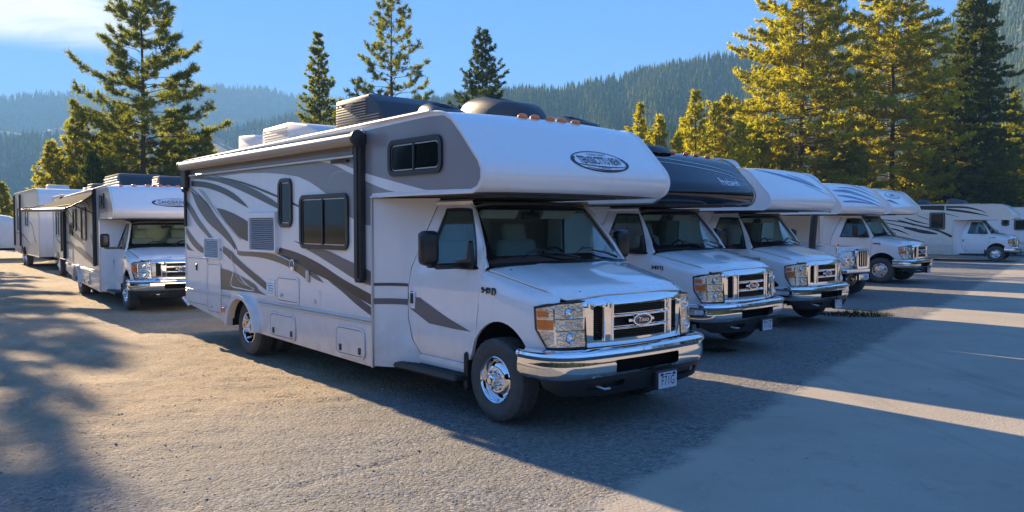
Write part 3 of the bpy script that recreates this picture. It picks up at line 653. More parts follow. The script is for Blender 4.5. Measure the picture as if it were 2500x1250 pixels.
# ================================================================== THE HOUSE BODY
YS = 1.246
SEAM = [(-.593, 2.812), (-.48, 2.80), (-.374, 2.766), (-.262, 2.696), (-.153, 2.585), (-.005, 2.43), (.085, 2.335), (.130, 2.25), (.130, 2.17), (.085, 2.095), (-.006, 2.055)]
def house(root, sp):
    L = sp.get('rear', -7.4); nose = sp.get('nose', 0); side = sp.get('side', WHITE); low = sp.get('low', side); cap = sp.get('cap', WHITE); capside = sp.get('capside', side)
    seam = spline(SEAM, 4)
    seam = [(x + nose * min(1, max(0, (x + 1.0) / .6)), z) for x, z in seam]
    def roofz(x): return 2.738 + (2.812 - 2.738) * (x - L) / (-.593 - L)
    arch = [(-5.12 + .43 * math.cos(a), .36 + .40 * math.sin(a)) for a in [R(4 + 172 * k / 14) for k in range(15)]]
    zr0 = roofz(L)
    up = [(L, .76), (L, zr0 - .03), (L + .03, zr0)] + [(x, roofz(x)) for x in (-6, -4, -2)] + seam + [(-1.0 + nose * .3, 2.063), (-1.73, 2.058), (-1.73, .76)]
    lowp = [(L, .52), (L, .76), (-1.73, .76), (-1.73, .283)] + arch[:1] + arch[1:] + [(arch[-1][0] - .02, .37)]
    lowp = [(-1.73, .283), (-1.73, .76), (L, .76), (L, .545), (-5.75, .375), (-5.58, .372)] + arch[::-1] + [(-4.66, .345)]
    for sg in (-1, 1):
        fl = sg > 0
        wl = patch('side_panel', up, lambda x, z, s_=sg: (x, s_ * YS, z), side, root, step=.6, thick=.03, flip=fl, smooth=False)
        patch('skirt_panel', lowp, lambda x, z, s_=sg: (x, s_ * (YS + .002 - .06 * max(0, (.76 - z)) ** 2), z), low, root, step=.3, thick=.025, flip=fl)
        m = MB()
        for zz, hh in ((.775, .022), (.742, .018)):
            m.box(((L - 5.58) / 2, sg * (YS + .008), zz), (-5.58 - L, .022, hh), .006); m.box(((-4.64 - 1.735) / 2, sg * (YS + .008), zz), (4.64 - 1.735, .022, hh), .006)
        m.build('belt_rail', ALU, root)
        m = MB(); m.tube([(L + .01, sg * (YS + .004), zr0 - .05)] + [(x, sg * (YS + .004), roofz(x) - .005) for x in (L + .04, -6, -4, -2)] + [(x, sg * (YS + .004), z) for x, z in seam] + [(-1.0 + nose * .3, sg * (YS + .004), 2.06), (-1.735, sg * (YS + .004), 2.055)], .013, 6); m.build('edge_trim', sp.get('trim', WHITE), root, True)
        m = MB(); m.tube([(L, sg * (YS - .01), zr0), (L, sg * (YS - .01), .55)], .022, 8); m.build('rear_corner_trim', side, root, True)
        m = MB(); m.box((-1.725, sg * (YS - .002), 1.16), (.02, .03, 1.76), .006); m.build('front_corner_trim', ALU, root)
        # arch flare
        v = []; f = []
        for k in range(19):
            a = R(0 + 180 * k / 18); c, s_ = math.cos(a), math.sin(a)
            for rx, rz, yy in ((.43, .40, YS - .02), (.435, .405, YS + .075), (.50, .455, YS + .08), (.56, .46, YS + .03), (.57, .47, YS - .01)):
                v.append((-5.12 + rx * c, sg * yy, max(.33, .36 + rz * s_)))
        for k in range(18):
            for j in range(4): f.append((k * 5 + j, k * 5 + j + 1, (k + 1) * 5 + j + 1, (k + 1) * 5 + j))
        m = MB(); m.add(v, f); m.build('wheel_arch_flare', WHITE, root, True)
        m = MB(); pr = [(-5.12 + .43 * math.cos(R(180 * k / 10)), .36 + .45 * math.sin(R(180 * k / 10))) for k in range(11)]; n = len(pr)
        m.add([(x, sg * 1.24, z) for x, z in pr] + [(x, sg * .5, z) for x, z in pr], [(i, i + 1, i + 1 + n, i + n) for i in range(n - 1)]); m.build('wheel_well', UNDER, root)
    m = MB(); m.prism([(-YS, .55), (YS, .55), (YS, zr0 - .02), (-YS, zr0 - .02)], L + .005, L + .035, 'x'); rw = m.build('rear_panel', side, root)
    # roof with a soft crown
    v = []; f = []; xs = [L, -6, -4, -2, -.62]
    for x in xs:
        for k in range(9):
            u = -1 + k / 4; v.append((x, u * YS, roofz(x) + .035 * (1 - u * u)))
    for i in range(4):
        for k in range(8): f.append((i * 9 + k, i * 9 + k + 1, (i + 1) * 9 + k + 1, (i + 1) * 9 + k))
    m = MB(); m.add(v, f); m.build('roof_panel', WSHROUD, root, True)
    m = MB()
    for sg in (-1, 1): m.tube([(x, sg * (YS + .006), roofz(x) + .012) for x in (L, -6, -4, -2, -.65)], .020, 8)
    m.build('roof_rail', WSHROUD, root, True)
    m = MB(); m.box(((L - 1.85) / 2, 0, .56), (-L - 1.85, 2.3, .05)); m.build('floor_pan', UNDER, root); m = MB(); m.box((-1.745, 0, 1.22), (.03, 2.44, 1.62)); m.build('front_bulkhead', side, root)
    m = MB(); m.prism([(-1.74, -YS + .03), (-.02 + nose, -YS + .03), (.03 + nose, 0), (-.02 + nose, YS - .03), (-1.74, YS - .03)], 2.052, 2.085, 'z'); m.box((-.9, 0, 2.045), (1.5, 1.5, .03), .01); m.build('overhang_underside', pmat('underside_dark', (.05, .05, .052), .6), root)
    # front cap
    cs = seam; ny = 28; v = []; f = []
    def bulge(y): return .10 * (1 - (y / YS) ** 2)
    lo_t = [(-.62, 2.815)] + cs + [(-.15 + nose, 2.05), (-.4 + nose, 2.052)]
    for i, (x, z) in enumerate(lo_t):
        q = min(1, max(0, (2.83 - z) / .45)) if i < len(lo_t) - 3 else .6
        for k in range(ny + 1):
            u = -1 + 2 * k / ny; y = u * YS; e = max(0, (abs(u) - .955) / .045)
            v.append((x + bulge(y) * q - .012 * e * e * q, y, z + (.035 * (1 - u * u)) * (1 - q) - .010 * e * e * (1 - q)))
    for i in range(len(lo_t) - 1):
        for k in range(ny): f.append((i * (ny + 1) + k, i * (ny + 1) + k + 1, (i + 1) * (ny + 1) + k + 1, (i + 1) * (ny + 1) + k))
    m = MB(); m.add(v, f); cp = m.build('front_cap', cap, root, True, 60)
    up_c = [(x, z) for x, z in cs if z > 2.2]
    def capf(y, z, off=.004):
        z = min(2.80, max(2.2, z))
        for i in range(len(up_c) - 1):
            if up_c[i + 1][1] <= z: break
        (x0, z0), (x1, z1) = up_c[i], up_c[i + 1]; t = (z0 - z) / max(1e-6, z0 - z1); x = x0 + (x1 - x0) * t; q = min(1, max(0, (2.83 - z) / .45))
        n = Vector((z0 - z1, 0, x1 - x0)).normalized()
        return (x + bulge(y) * q + n.x * off, y, z + .035 * (1 - (y / YS) ** 2) * (1 - q) + n.z * off)
    for y in sp.get('lights', (-.31, -.15, .06, .22, .42)):
        c = capf(y, 2.79, .012); m = MB(); bm = bmesh.new(); bmesh.ops.create_uvsphere(bm, u_segments=14, v_segments=8, radius=.5); bmesh.ops.scale(bm, vec=(.08, .115, .06), verts=bm.verts); m.bm(bm, Matrix.Translation(c)); m.box((c[0] - .01, c[1], c[2] - .016), (.07, .10, .012), .005)
        m.build('marker_light', ORANGEL, root, True)
    for poly, mt in sp.get('capdecals', ()):
        patch('cap_stripe', poly, lambda y, z: capf(y, z, .003), mt, cp, step=.12, thick=.0015, flip=True)
    # side decals and fittings (passenger side)
    k_ = [0]
    def flat(x, z, off=.003): return (x, -YS - off, z)
    for it in sp.get('decals', ()):
        poly, mt = it[0], it[1]; off = .0022 + .0008 * (k_[0] % 9); k_[0] += 1
        patch('stripe', smoothpoly(poly, 3) if len(it) < 3 else poly, lambda x, z: flat(x, z, off), mt, root, step=.5, thick=.0006, smooth=False)
    for (x0, z0, x1, z1, r, split) in sp.get('windows', ()):
        outp = rrect(x0, z0, x1, z1, r); inn = rrect(x0 + .045, z0 + .045, x1 - .045, z1 - .045, r * .6)
        fr = patch('house_window', outp, lambda x, z: flat(x, z, .028), FRAME, root, holes=[inn], step=.3, thick=.026)
        patch('pane', outp, lambda x, z: flat(x, z, .006), DKGLASS, fr, step=.3, thick=.003, smooth=False)
        i2 = rrect(x0 + .052, z0 + .052, x1 - .052, z1 - .052, r * .55); i3 = rrect(x0 + .062, z0 + .062, x1 - .062, z1 - .062, r * .5)
        patch('inner_rim', i2, lambda x, z: flat(x, z, .014), STEEL, fr, holes=[i3], step=.3, thick=.006)
        if split: m = MB(); m.box(((x0 + x1) / 2 - .01, -YS - .014, (z0 + z1) / 2), (.028, .018, z1 - z0 - .1), .004); m.build('window_bar', FRAME, fr)
    for (x0, z0, x1, z1, r, kind) in sp.get('hatches', ()):
        o1 = rrect(x0, z0, x1, z1, r); i1 = rrect(x0 + .022, z0 + .022, x1 - .022, z1 - .022, r * .85); i2 = rrect(x0 + .030, z0 + .030, x1 - .030, z1 - .030, r * .8)
        h = patch('hatch_door', i2, lambda x, z: flat(x, z, .012), low if z1 < .76 else side, root, step=.3, thick=.010)
        patch('hatch_frame', o1, lambda x, z: flat(x, z, .014), WHITE, h, holes=[i1], step=.3, thick=.010); patch('hatch_seal', i1, lambda x, z: flat(x, z, .0035), FRAME, h, step=.4, thick=.002)
        if kind == 'latches':
            for xx in (x0 + .12, x1 - .10): m = MB(); m.box((xx, -YS - .015, z0 + .085), (.052, .016, .075), .008); m.build('hatch_latch', BLACK, h)
        elif kind == 'key':
            m = MB(); m.lathe([(.0, -.02), (.018, -.018), (.022, 0)], 12, 'y', (x0 + .14, -YS - .012, z0 + .09)); m.box((x0 + .175, -YS - .02, z0 + .092), (.02, .012, .03), .004); m.build('hatch_lock', ALU, h)
        elif kind == 'handle':
            m = MB(); m.box((x0 + .1 if kind != 'handle' else x1 - .42, -YS - .018, z1 - .16), (.04, .02, .10), .006); m.build('hatch_handle', BLACK, h)
    return dict(flat=flat, capf=capf, cap=cp, roofz=roofz, seam=seam)
def louvre(root, x0, z0, x1, z1, n, mat, depth=.03, frame=.03, yb=None, name='vent', cap_top=.0):
    yb = -YS if yb is None else yb
    m = MB(); m.box(((x0 + x1) / 2, yb - .004, (z0 + z1) / 2), (x1 - x0, .012, z1 - z0), .003); o = m.build(name, mat, root)
    m = MB(); m.box(((x0 + x1) / 2, yb - .011, (z0 + z1 - cap_top) / 2), (x1 - x0 - 2 * frame, .004, z1 - z0 - cap_top - 2 * frame)); m.build('vent_recess', UNDER, o)
    m = MB()
    for xx in (x0 + frame / 2, x1 - frame / 2): m.box((xx, yb - depth / 2 - .008, (z0 + z1) / 2), (frame, depth, z1 - z0), .005)
    for zz, hh in ((z0 + frame / 2, frame), (z1 - (frame + cap_top) / 2, frame + cap_top)): m.box(((x0 + x1) / 2, yb - depth / 2 - .0085, zz), (x1 - x0 - .002, depth, hh), .005)
    m.build('vent_frame', mat, o)
    hh = (z1 - z0 - cap_top - 2 * frame) / n
    for k in range(n):
        s = MB(); z = z0 + frame + (k + .5) * hh
        s.add([(x0 + frame, yb - depth - .006, z - hh * .28), (x1 - frame, yb - depth - .006, z - hh * .28), (x1 - frame, yb - .014, z + hh * .34), (x0 + frame, yb - .014, z + hh * .34), (x0 + frame, yb - depth - .002, z - hh * .42), (x1 - frame, yb - depth - .002, z - hh * .42), (x1 - frame, yb - .012, z + hh * .20), (x0 + frame, yb - .012, z + hh * .20)], [(0, 1, 2, 3), (7, 6, 5, 4), (0, 4, 5, 1), (1, 5, 6, 2), (2, 6, 7, 3), (3, 7, 4, 0)])
        s.build('louvre_slat', mat, o)
    return o
def ac_unit(root, x0, x1, y0, y1, z0, z1, mat, ch=.35, slats=0, slope=0, smat=None):
    m = MB(); m.prism([(x0, z0), (x0 + .03, z1 - slope), (x0 + .08, z1 - slope + .01), (x1 - ch, z1), (x1 - ch * .55, z1 - (z1 - z0) * .18), (x1 - .03, z0 + (z1 - z0) * .35), (x1, z0)], y0, y1)
    bm = bmesh.new(); me = bpy.data.meshes.new('t'); me.from_pydata(m.v, [], m.f); bm.from_mesh(me); bmesh.ops.recalc_face_normals(bm, faces=bm.faces); bmesh.ops.bevel(bm, geom=bm.edges[:], offset=.03, segments=2, affect='EDGES', profile=.5)
    m2 = MB(); m2.bm(bm); o = m2.build('roof_air_conditioner', mat, root, True, 40)
    if slats:
        n = slats; hh = (z1 - z0 - .10) / n
        for k in range(n):
            z = z0 + .04 + (k + .5) * hh; xe = x1 - ch - .04 if z > z0 + (z1 - z0) * .55 else x1 - .16
            s = MB(); s.box(((x0 + .07 + xe) / 2, y0 - .006, z), (xe - x0 - .07, .03, hh * .42), .003); s.build('vent_slat', smat or mat, o)
    return o
def dome(root, x0, x1, y0, y1, z0, z1, mat, name='roof_shroud'):
    """long rounded roof shroud: superellipse in plan and section, higher at the back"""
    v = []; f = []; n = 20; r = 9
    for i in range(r):
        t = i / (r - 1); hgt = z0 + (z1 - z0) * math.sin(t * math.pi / 2) ** .9; k = math.cos(t * math.pi / 2) ** .38 if t < 1 else 0.02
        for j in range(n):
            a = 2 * math.pi * j / n; c, s_ = math.cos(a), math.sin(a); c = math.copysign(abs(c) ** .6, c); s_ = math.copysign(abs(s_) ** .6, s_)
            xx = (x0 + x1) / 2 - (x1 - x0) * .10 * t + c * (x1 - x0) / 2 * k; v.append((xx, (y0 + y1) / 2 + s_ * (y1 - y0) / 2 * (k ** .8), hgt - max(0, c) * .10 * t))
    for i in range(r - 1):
        for j in range(n): f.append((i * n + j, i * n + (j + 1) % n, (i + 1) * n + (j + 1) % n, (i + 1) * n + j))
    f.append(tuple((r - 1) * n + j for j in range(n)))
    m = MB(); m.add(v, f); return m.build(name, mat, root, True, 60)

def oval_logo(h, txt, cy, cz, ry, rz, sub=True, size=.11, sx=1.0, mat=None, shear=.0):
    cp, capf = h['cap'], h['capf']; mat = mat or NAVY
    m = MB(); patch('x', ell(cy, cz, ry, rz, 48), lambda y, z: capf(y, z, .0045), None, holes=[ell(cy + .0, cz + .004, ry * .945, rz * .90, 48)], mb=m, step=.08, flip=True)
    for (a, b, w_) in ((.86, -.36, .012),):
        patch('x', swoosh([(cy - ry * .86, cz - rz * .30), (cy, cz - rz * .46), (cy + ry * .86, cz - rz * .40)], (.006, .009, .006)), lambda y, z: capf(y, z, .0045), None, mb=m, step=.1, flip=True)
    if sub: patch('x', swoosh([(cy - ry * .6, cz - rz * .55), (cy, cz - rz * .80), (cy + ry * .7, cz - rz * .62)], (.004, .010, .004)), lambda y, z: capf(y, z, .0045), None, mb=m, step=.1, flip=True)
    for s_ in (-1, 1): patch('x', swoosh([(cy + s_ * ry * .80, cz + rz * .42), (cy + s_ * ry * .955, cz + 0), (cy + s_ * ry * .80, cz - rz * .52)], (.005, .042, .005)), lambda y, z: capf(y, z, .005), None, mb=m, step=.1, flip=True)
    lo = m.build('logo', mat, cp)
    text_mesh(txt, size, lambda a, b: capf(cy + a, cz + rz * .08 + b, .006), 'logo_lettering', mat, cp, sx=sx, bold=.0012, shear=shear)
    if sub:
        text_mesh('CONMRIIT FRANOI', size * .28, lambda a, b: capf(cy + a, cz + rz * .66 + b, .006), 'logo_small_lettering', mat, cp, sx=1.1)
        text_mesh('F  RUSSEX', size * .28, lambda a, b: capf(cy + a * 1.3, cz - rz * .60 + b, .006), 'logo_small_lettering', mat, cp, sx=1.1)
def vehicle(name, label, X, Y, yaw, s=1, sz=None, group='motorhomes parked in the lot'):
    r = empty(name, (X, Y, 0), R(yaw - 90)); r.scale = (s, s, sz or s); tag(r, label, 'motorhome', group); return r

# ------------------------------------------------------------------ motorhome 1, the near one
wheel_parts()
rv1 = vehicle('motorhome', 'nearest white motorhome, grey and taupe swooshes on its side, large oval logo over the cab', .616, 7.886, 40.25)
build_cab(rv1)
index_children()
CABPARTS = [o for o in ALLCH[rv1.name]]
for x, y, sd, fr in ((0, -.90, -1, True), (0, .90, 1, True), (-5.05, -1.10, -1, False), (-5.05, 1.10, 1, False)): wheel(rv1, x, y, sd, fr, steer=0)
D1 = [
 ([(-7.38, 2.63), (-1.73, 2.75), (-1.0, 2.77), (-.66, 2.775), (-.44, 2.765), (-.33, 2.71), (-.19, 2.58), (-.03, 2.41), (.055, 2.325), (.095, 2.25), (.095, 2.17), (.05, 2.11), (-.03, 2.085), (-1.0, 2.10), (-1.72, 2.09), (-1.72, 1.76), (-1.852, 1.769), (-2.015, 1.811), (-2.206, 1.859), (-2.478, 1.99), (-2.724, 2.12), (-2.898, 2.189), (-3.119, 2.267), (-3.409, 2.338), (-3.838, 2.392), (-4.366, 2.431), (-5.09, 2.461), (-5.811, 2.458), (-6.796, 2.498), (-7.1, 2.52), (-7.38, 2.56)], SILVERP, 0),
 (swoosh([(-3.0, 2.50), (-2.55, 2.455), (-1.9, 2.28), (-1.3, 2.15), (-.7, 2.085)], (.004, .035, .075, .10, .01)), WHITE, 0),
 (swoosh([(-2.45, 1.95), (-2.62, 2.2), (-2.55, 2.33), (-2.3, 2.35), (-2.0, 2.27), (-1.75, 2.15)], (.004, .009, .010, .009, .009, .005)), LTGREY, 0),
 ([(-6.2, 2.485), (-5.093, 2.346), (-3.973, 2.129), (-3.357, 1.987), (-3.358, 1.965), (-3.974, 2.100), (-5.094, 2.318), (-6.199, 2.475)], DARK),
 ([(-6.844, 2.495), (-6.2, 2.463), (-5.405, 2.366), (-4.725, 2.236), (-4.205, 2.1), (-3.96, 2.018), (-3.961, 1.962), (-4.377, 2.054), (-4.91, 2.176), (-5.568, 2.311), (-6.202, 2.406), (-7.04, 2.475)], GREY),
 ([(-7.091, 2.438), (-6.519, 2.403), (-5.901, 2.315), (-5.411, 2.198), (-5.064, 2.068), (-4.916, 1.991), (-5.257, 2.072), (-5.737, 2.192), (-6.207, 2.277), (-6.568, 2.322), (-7.095, 2.358)], DARK),
 ([(-7.147, 2.299), (-6.576, 2.132), (-6.176, 1.93), (-5.796, 1.736), (-5.512, 1.582), (-5.378, 1.415), (-5.596, 1.519), (-5.926, 1.641), (-6.406, 1.801), (-6.817, 2.02), (-7.051, 2.228)], GREY),
 ([(-7.30, 2.14), (-7.06, 2.024), (-6.823, 1.869), (-6.501, 1.702), (-6.235, 1.573), (-6.019, 1.48), (-5.851, 1.388), (-6.02, 1.431), (-6.369, 1.571), (-6.781, 1.734), (-7.066, 1.887), (-7.30, 2.061)], TAUPE),
 ([(-7.36, 1.733), (-7.177, 1.63), (-6.84, 1.481), (-6.514, 1.387), (-6.516, 1.329), (-6.844, 1.379), (-7.182, 1.509), (-7.36, 1.646)], GREY),
 ([(-7.361, 1.489), (-7.187, 1.405), (-7.015, 1.366), (-7.239, 1.37), (-7.365, 1.401)], DARK),
 ([(-6.085, 2.009), (-5.828, 1.989), (-5.42, 1.922), (-5.034, 1.836), (-4.812, 1.776), (-4.82, 1.532), (-5.157, 1.579), (-5.509, 1.691), (-5.792, 1.831)], DARK),
 (swoosh([(-6.15, 2.05), (-5.85, 1.87), (-5.5, 1.68), (-5.17, 1.57)], (.006, .016, .012, .004)), LTGREY, 0),
 ([(-6.804, 2.314), (-6.525, 2.247), (-6.087, 1.977), (-5.196, 1.579), (-5.273, 1.585), (-6.131, 1.961), (-6.665, 2.234)], LTGREY),
 (swoosh([(-7.1, 2.33), (-6.5, 2.1), (-6.1, 1.87), (-5.7, 1.66), (-5.42, 1.50), (-5.3, 1.40)], (.01, .03, .03, .025, .03, .01)), DARK, 0),
 ([(-5.827, 1.467), (-5.519, 1.396), (-5.322, 1.309), (-4.942, 1.187), (-4.58, 1.085), (-4.303, .999), (-4.323, .919), (-4.618, .996), (-5.133, 1.149), (-5.523, 1.272), (-5.83, 1.372)], GREY),
 ([(-5.924, 1.146), (-5.529, 1.116), (-5.213, 1.069), (-4.763, .987), (-4.603, .909), (-4.341, .860), (-4.766, .872), (-5.298, .858), (-5.935, .842)], BROWN),
 (swoosh([(-5.55, 1.35), (-5.45, 1.15), (-5.55, .93), (-5.2, .90), (-4.75, .90), (-5.1, 1.0), (-5.35, 1.15)], (.008, .016, .018, .018, .010, .016, .006)), WHITE, 0),
 (swoosh([(-5.5, 1.30), (-5.3, 1.03), (-4.95, .95), (-4.7, .93)], (.006, .014, .012, .005)), LTGREY, 0),
 ([(-3.953, 1.487), (-3.431, 1.429), (-2.878, 1.32), (-2.371, 1.181), (-2.056, 1.112), (-1.742, 1.045), (-1.742, .934), (-2.213, 1.032), (-2.706, 1.147), (-3.133, 1.226), (-4.039, 1.404)], DARK),
 ([(-2.672, 1.133), (-2.213, 1.048), (-1.745, .911), (-1.745, .822), (-2.058, .919), (-2.373, 1.038)], GREY),
 (swoosh([(-3.55, 1.575), (-3.35, 1.54), (-3.1, 1.485)], (.004, .02, .03)), DARK, 0),
 ([(-3.239, 1.485), (-2.735, 1.48), (-2.367, 1.41), (-1.961, 1.331), (-1.742, 1.285), (-1.742, 1.134), (-2.055, 1.181), (-2.534, 1.309), (-2.947, 1.417)], TAUPE),
 ([(-5.319, 1.408), (-4.85, 1.41), (-4.255, 1.407), (-3.791, 1.348), (-3.434, 1.299), (-3.169, 1.242), (-2.952, 1.184), (-2.794, 1.107), (-3.025, 1.147), (-3.152, 1.192), (-3.136, 1.091), (-3.436, 1.187), (-3.793, 1.268), (-4.257, 1.324), (-4.71, 1.347), (-5.245, 1.35)], BROWN),
]
h1 = house(rv1, dict(decals=D1, trim=WHITE,
    windows=[(-3.95, 1.735, -3.575, 2.335, .11, False), (-3.36, 1.49, -2.195, 2.115, .10, True), (-1.37, 2.245, -.45, 2.60, .09, True)],
    hatches=[(-4.262, .352, -3.526, .668, .075, 'latches'), (-2.515, .338, -1.875, .668, .075, 'latches'), (-4.035, .805, -3.42, 1.133, .05, 'key'), (-7.32, .545, -6.462, 1.285, .03, 'handle'), (-6.445, .475, -5.925, 1.215, .05, 'key')]))
louvre(rv1, -4.82, 1.415, -3.985, 1.93, 17, WHITE, .045, .03, cap_top=.045)
louvre(rv1, -6.52, 1.27, -5.93, 1.575, 10, WHITE, .03, .02)
louvre(rv1, -4.31, .865, -4.075, 1.067, 4, WHITE, .02, .035)
# a plain panel door above the small vent, electric inlet, side marker, entry latch
h = patch('access_panel', rrect(-3.07, .838, -2.884, 1.01, .01), lambda x, z: (x, -YS - .006, z), WHITE, rv1, step=.4, thick=.005)
m = MB(); m.box((-2.99, -YS - .012, .88), (.03, .012, .05), .003); m.build('inlet_cover', ALU, h)
m = MB(); m.box((-5.78, -YS - .014, .565), (.12, .03, .115), .012); mk = m.build('side_marker_housing', ALU, rv1); m = MB(); m.box((-5.78, -YS - .034, .565), (.07, .014, .07), .01); m.build('side_marker_lens', AMBER, mk)
m = MB(); q = [(-3.55 + .055 * math.cos(t), -YS - .03, 1.29 + .055 * math.sin(t)) for t in [R(a) for a in range(0, 361, 24)]]; m.tube(q, .009, 6, False); m.box((-3.55, -YS - .02, 1.24), (.05, .04, .05), .01); m.build('door_holdback', CHROME, rv1, True)
m = MB(); m.box((-3.17, -YS - .015, 1.17), (.07, .03, .13), .01); m.tube([(-3.9, -YS - .02, 1.38), (-3.6, -YS - .02, 1.33)], .008, 5); m.build('grab_latch', ALU, rv1)
# awning: rolled fabric, its arms and the black end posts
aw = empty('awning', parent=rv1)
m = MB(); m.lathe([(0, 0), (.066, 0), (.068, .02), (.068, 5.3), (.066, 5.32), (0, 5.32)], 24, 'x', (-7.12, -YS - .135, 2.655)); o = m.build('awning_roll', FABRICR, aw, True)
m = MB(); m.lathe([(0, 0), (.05, .0), (.085, .015), (.085, .05), (.05, .07), (0, .07)], 20, 'x', (-1.80, -YS - .135, 2.655)); m.box((-1.86, -YS - .07, 2.66), (.09, .16, .12), .02); m.build('roll_end_cap', BLACK, aw, True); m = MB(); m.lathe([(0, 0), (.06, .0), (.075, .015), (.075, .04), (0, .05)], 20, 'x', (-7.17, -YS - .135, 2.655)); m.build('roll_end_cap', BLACK, aw, True)
m = MB(); m.box((-4.5, -YS - .022, 2.735), (5.3, .035, .045), .01); m.box((-4.45, -YS - .10, 2.722), (5.25, .16, .008)); m.build('awning_rail', WSHROUD, aw)
m = MB(); m.box((-1.90, -YS - .045, 1.93), (.135, .075, 1.50), .018, seg=2); m.box((-1.90, -YS - .088, 1.93), (.07, .016, 1.44), .005); m.box((-1.90, -YS - .05, 1.18), (.11, .06, .04), .01); m.build('awning_arm', BLACK, aw)
m = MB(); m.box((-7.26, -YS - .045, 2.50), (.22, .075, .34), .02, seg=2); m.box((-7.30, -YS - .03, 2.05), (.05, .04, .62), .01); m.box((-7.27, -YS - .05, 2.31), (.10, .08, .08), .02); m.build('awning_arm', BLACK, aw)
m = MB(); m.box((-4.5, -YS - .04, 2.505), (5.15, .03, .028), .006, rot=Matrix.Rotation(R(.2), 3, 'Y').to_quaternion()); m.build('awning_brace', ALU, aw)
m = MB(); m.box((-2.35, -YS - .03, 2.455), (.36, .04, .03), .008); m.tube([(-2.0, -YS - .05, 2.60), (-2.04, -YS - .04, 2.50), (-1.98, -YS - .05, 2.42)], .01, 6); m.build('awning_latch', BLACK, aw)
# roof units
ac_unit(rv1, -3.82, -2.55, -.55, .48, 2.77, 3.345, SHROUD, .42, 15, .02, pmat('grey_vent_slat', (.22, .21, .20), .5, var=.1))
ac_unit(rv1, -5.97, -3.86, -.60, .42, 2.75, 3.20, WSHROUD, 1.2, 9, .03)
ac_unit(rv1, -7.15, -6.0, -.50, .45, 2.74, 3.15, WSHROUD, .5, 0, -.02)
dome(rv1, -1.95, -1.28, -.62, -.20, 2.80, 3.09, SHROUD)
dome(rv1, -1.85, -.66, -.16, .42, 2.78, 3.17, SHROUD, 'roof_shroud')
dome(rv1, -1.35, -.62, .78, 1.12, 2.80, 3.0, SHROUD, 'roof_vent')
oval_logo(h1, 'TENSSCTTU REW', .205, 2.375, .405, .103, size=.098, sx=.78)
# door stripe (part of the doors, near side) and stripes round the transition wall
patch('door_stripe', [(-1.395, 1.085), (-1.36, 1.095), (-1.18, 1.02), (-.72, .87), (-.36, .775), (-.60, .775), (-1.043, .79), (-1.395, .915)], lambda x, z: (x, G(x, z)[1] - .003, z), TAUPE, rv1, step=.12, thick=.001)
for (z0, z1, mt) in ((1.135, 1.165, GREY), (.945, 1.005, TAUPE)):
    v = []; f = []
    for k in range(6):
        t = k / 5
        for z in (z0, z1):
            x = interp([(.8, -1.422), (1.1, -1.438), (1.33, -1.408)], z); yy = G(x, z, -1)[1]; a = Vector((x - .004, yy, z + .01 * t)); b = Vector((-1.735, -1.243, z)); p = a.lerp(b, t); p.y += .05 * math.sin(t * math.pi) * .6 - .004; p.x += .003; v.append(p)
    for k in range(5): f.append((2 * k, 2 * k + 2, 2 * k + 3, 2 * k + 1))
    raw('transition_stripe', v, f, mt, rv1)
# unseen far-side box added to widen the shadow, rear bumper, tail lamps
m = MB(); m.box((-4.2, YS + .46, 1.72), (3.2, .94, 1.9), .03); so = m.build('added_shade_box', WHITE, rv1)
m = MB(); m.box((-7.5, 0, .56), (.14, 2.3, .13), .03, seg=2); m.tube([(-7.42, -1.2, .50), (-7.50, -1.27, .62)], .03, 8); m.build('rear_bumper', CHROME, rv1)
for sg in (-1, 1): m = MB(); m.box((-7.43, sg * 1.08, .95), (.04, .12, .34), .02); m.build('tail_lamp', RED, rv1)

# ------------------------------------------------------------------ the other motorhomes: own bodies, copies of the cab
def put_cab(root, skip=()):
    for o in CABPARTS:
        if o.name.split('.')[0] not in skip: copy_tree(o, root)
    for x, y, sd, fr in ((0, -.90, -1, True), (0, .90, 1, True), (-5.05, -1.10, -1, False), (-5.05, 1.10, 1, False)): wheel(root, x, y, sd, fr)
STDWIN = [(-3.95, 1.735, -3.575, 2.335, .11, False), (-3.36, 1.49, -2.195, 2.115, .10, True)]
rv2 = vehicle('motorhome', 'motorhome with a glossy black front cap beside the nearest one', 2.79, 11.85, 43.0, .965, 1.0)
put_cab(rv2)
capd = [(swoosh([(-1.1, 2.72), (-.2, 2.66), (.6, 2.60), (1.2, 2.50)], (.006, .012, .012, .006)), LTGREY), (swoosh([(-1.1, 2.655), (-.2, 2.60), (.6, 2.53), (1.2, 2.42)], (.006, .012, .012, .006)), LTGREY)]
h2 = house(rv2, dict(side=CREAM, cap=BLACKP, trim=BROWN, windows=STDWIN, capdecals=capd, lights=(-.55, -.2, .15, .42, .75), nose=.0))
text_mesh('Predswerl', .155, lambda a, b: h2['capf'](.55 + a, 2.39 + b, .006), 'cap_lettering', PLATE, h2['cap'], shear=-.08, bold=.003, sx=.92)
m = MB(); m.box((-4.2, YS + .62, 1.6), (4.4, 1.24, 1.9), .03); m.build('added_shade_box', CREAM, rv2)  # unseen box, added so its shadow closes the gap to the next motorhome
dome(rv2, -1.6, -.3, -.9, -.2, 2.80, 3.02, SHROUD); ac_unit(rv2, -4.2, -3.0, -.5, .4, 2.78, 3.05, SHROUD, .35)
rv3 = vehicle('motorhome', 'white motorhome with blue slashes on its cap, third in the row', 5.05, 14.9, 42.4, .93, .985)
put_cab(rv3)
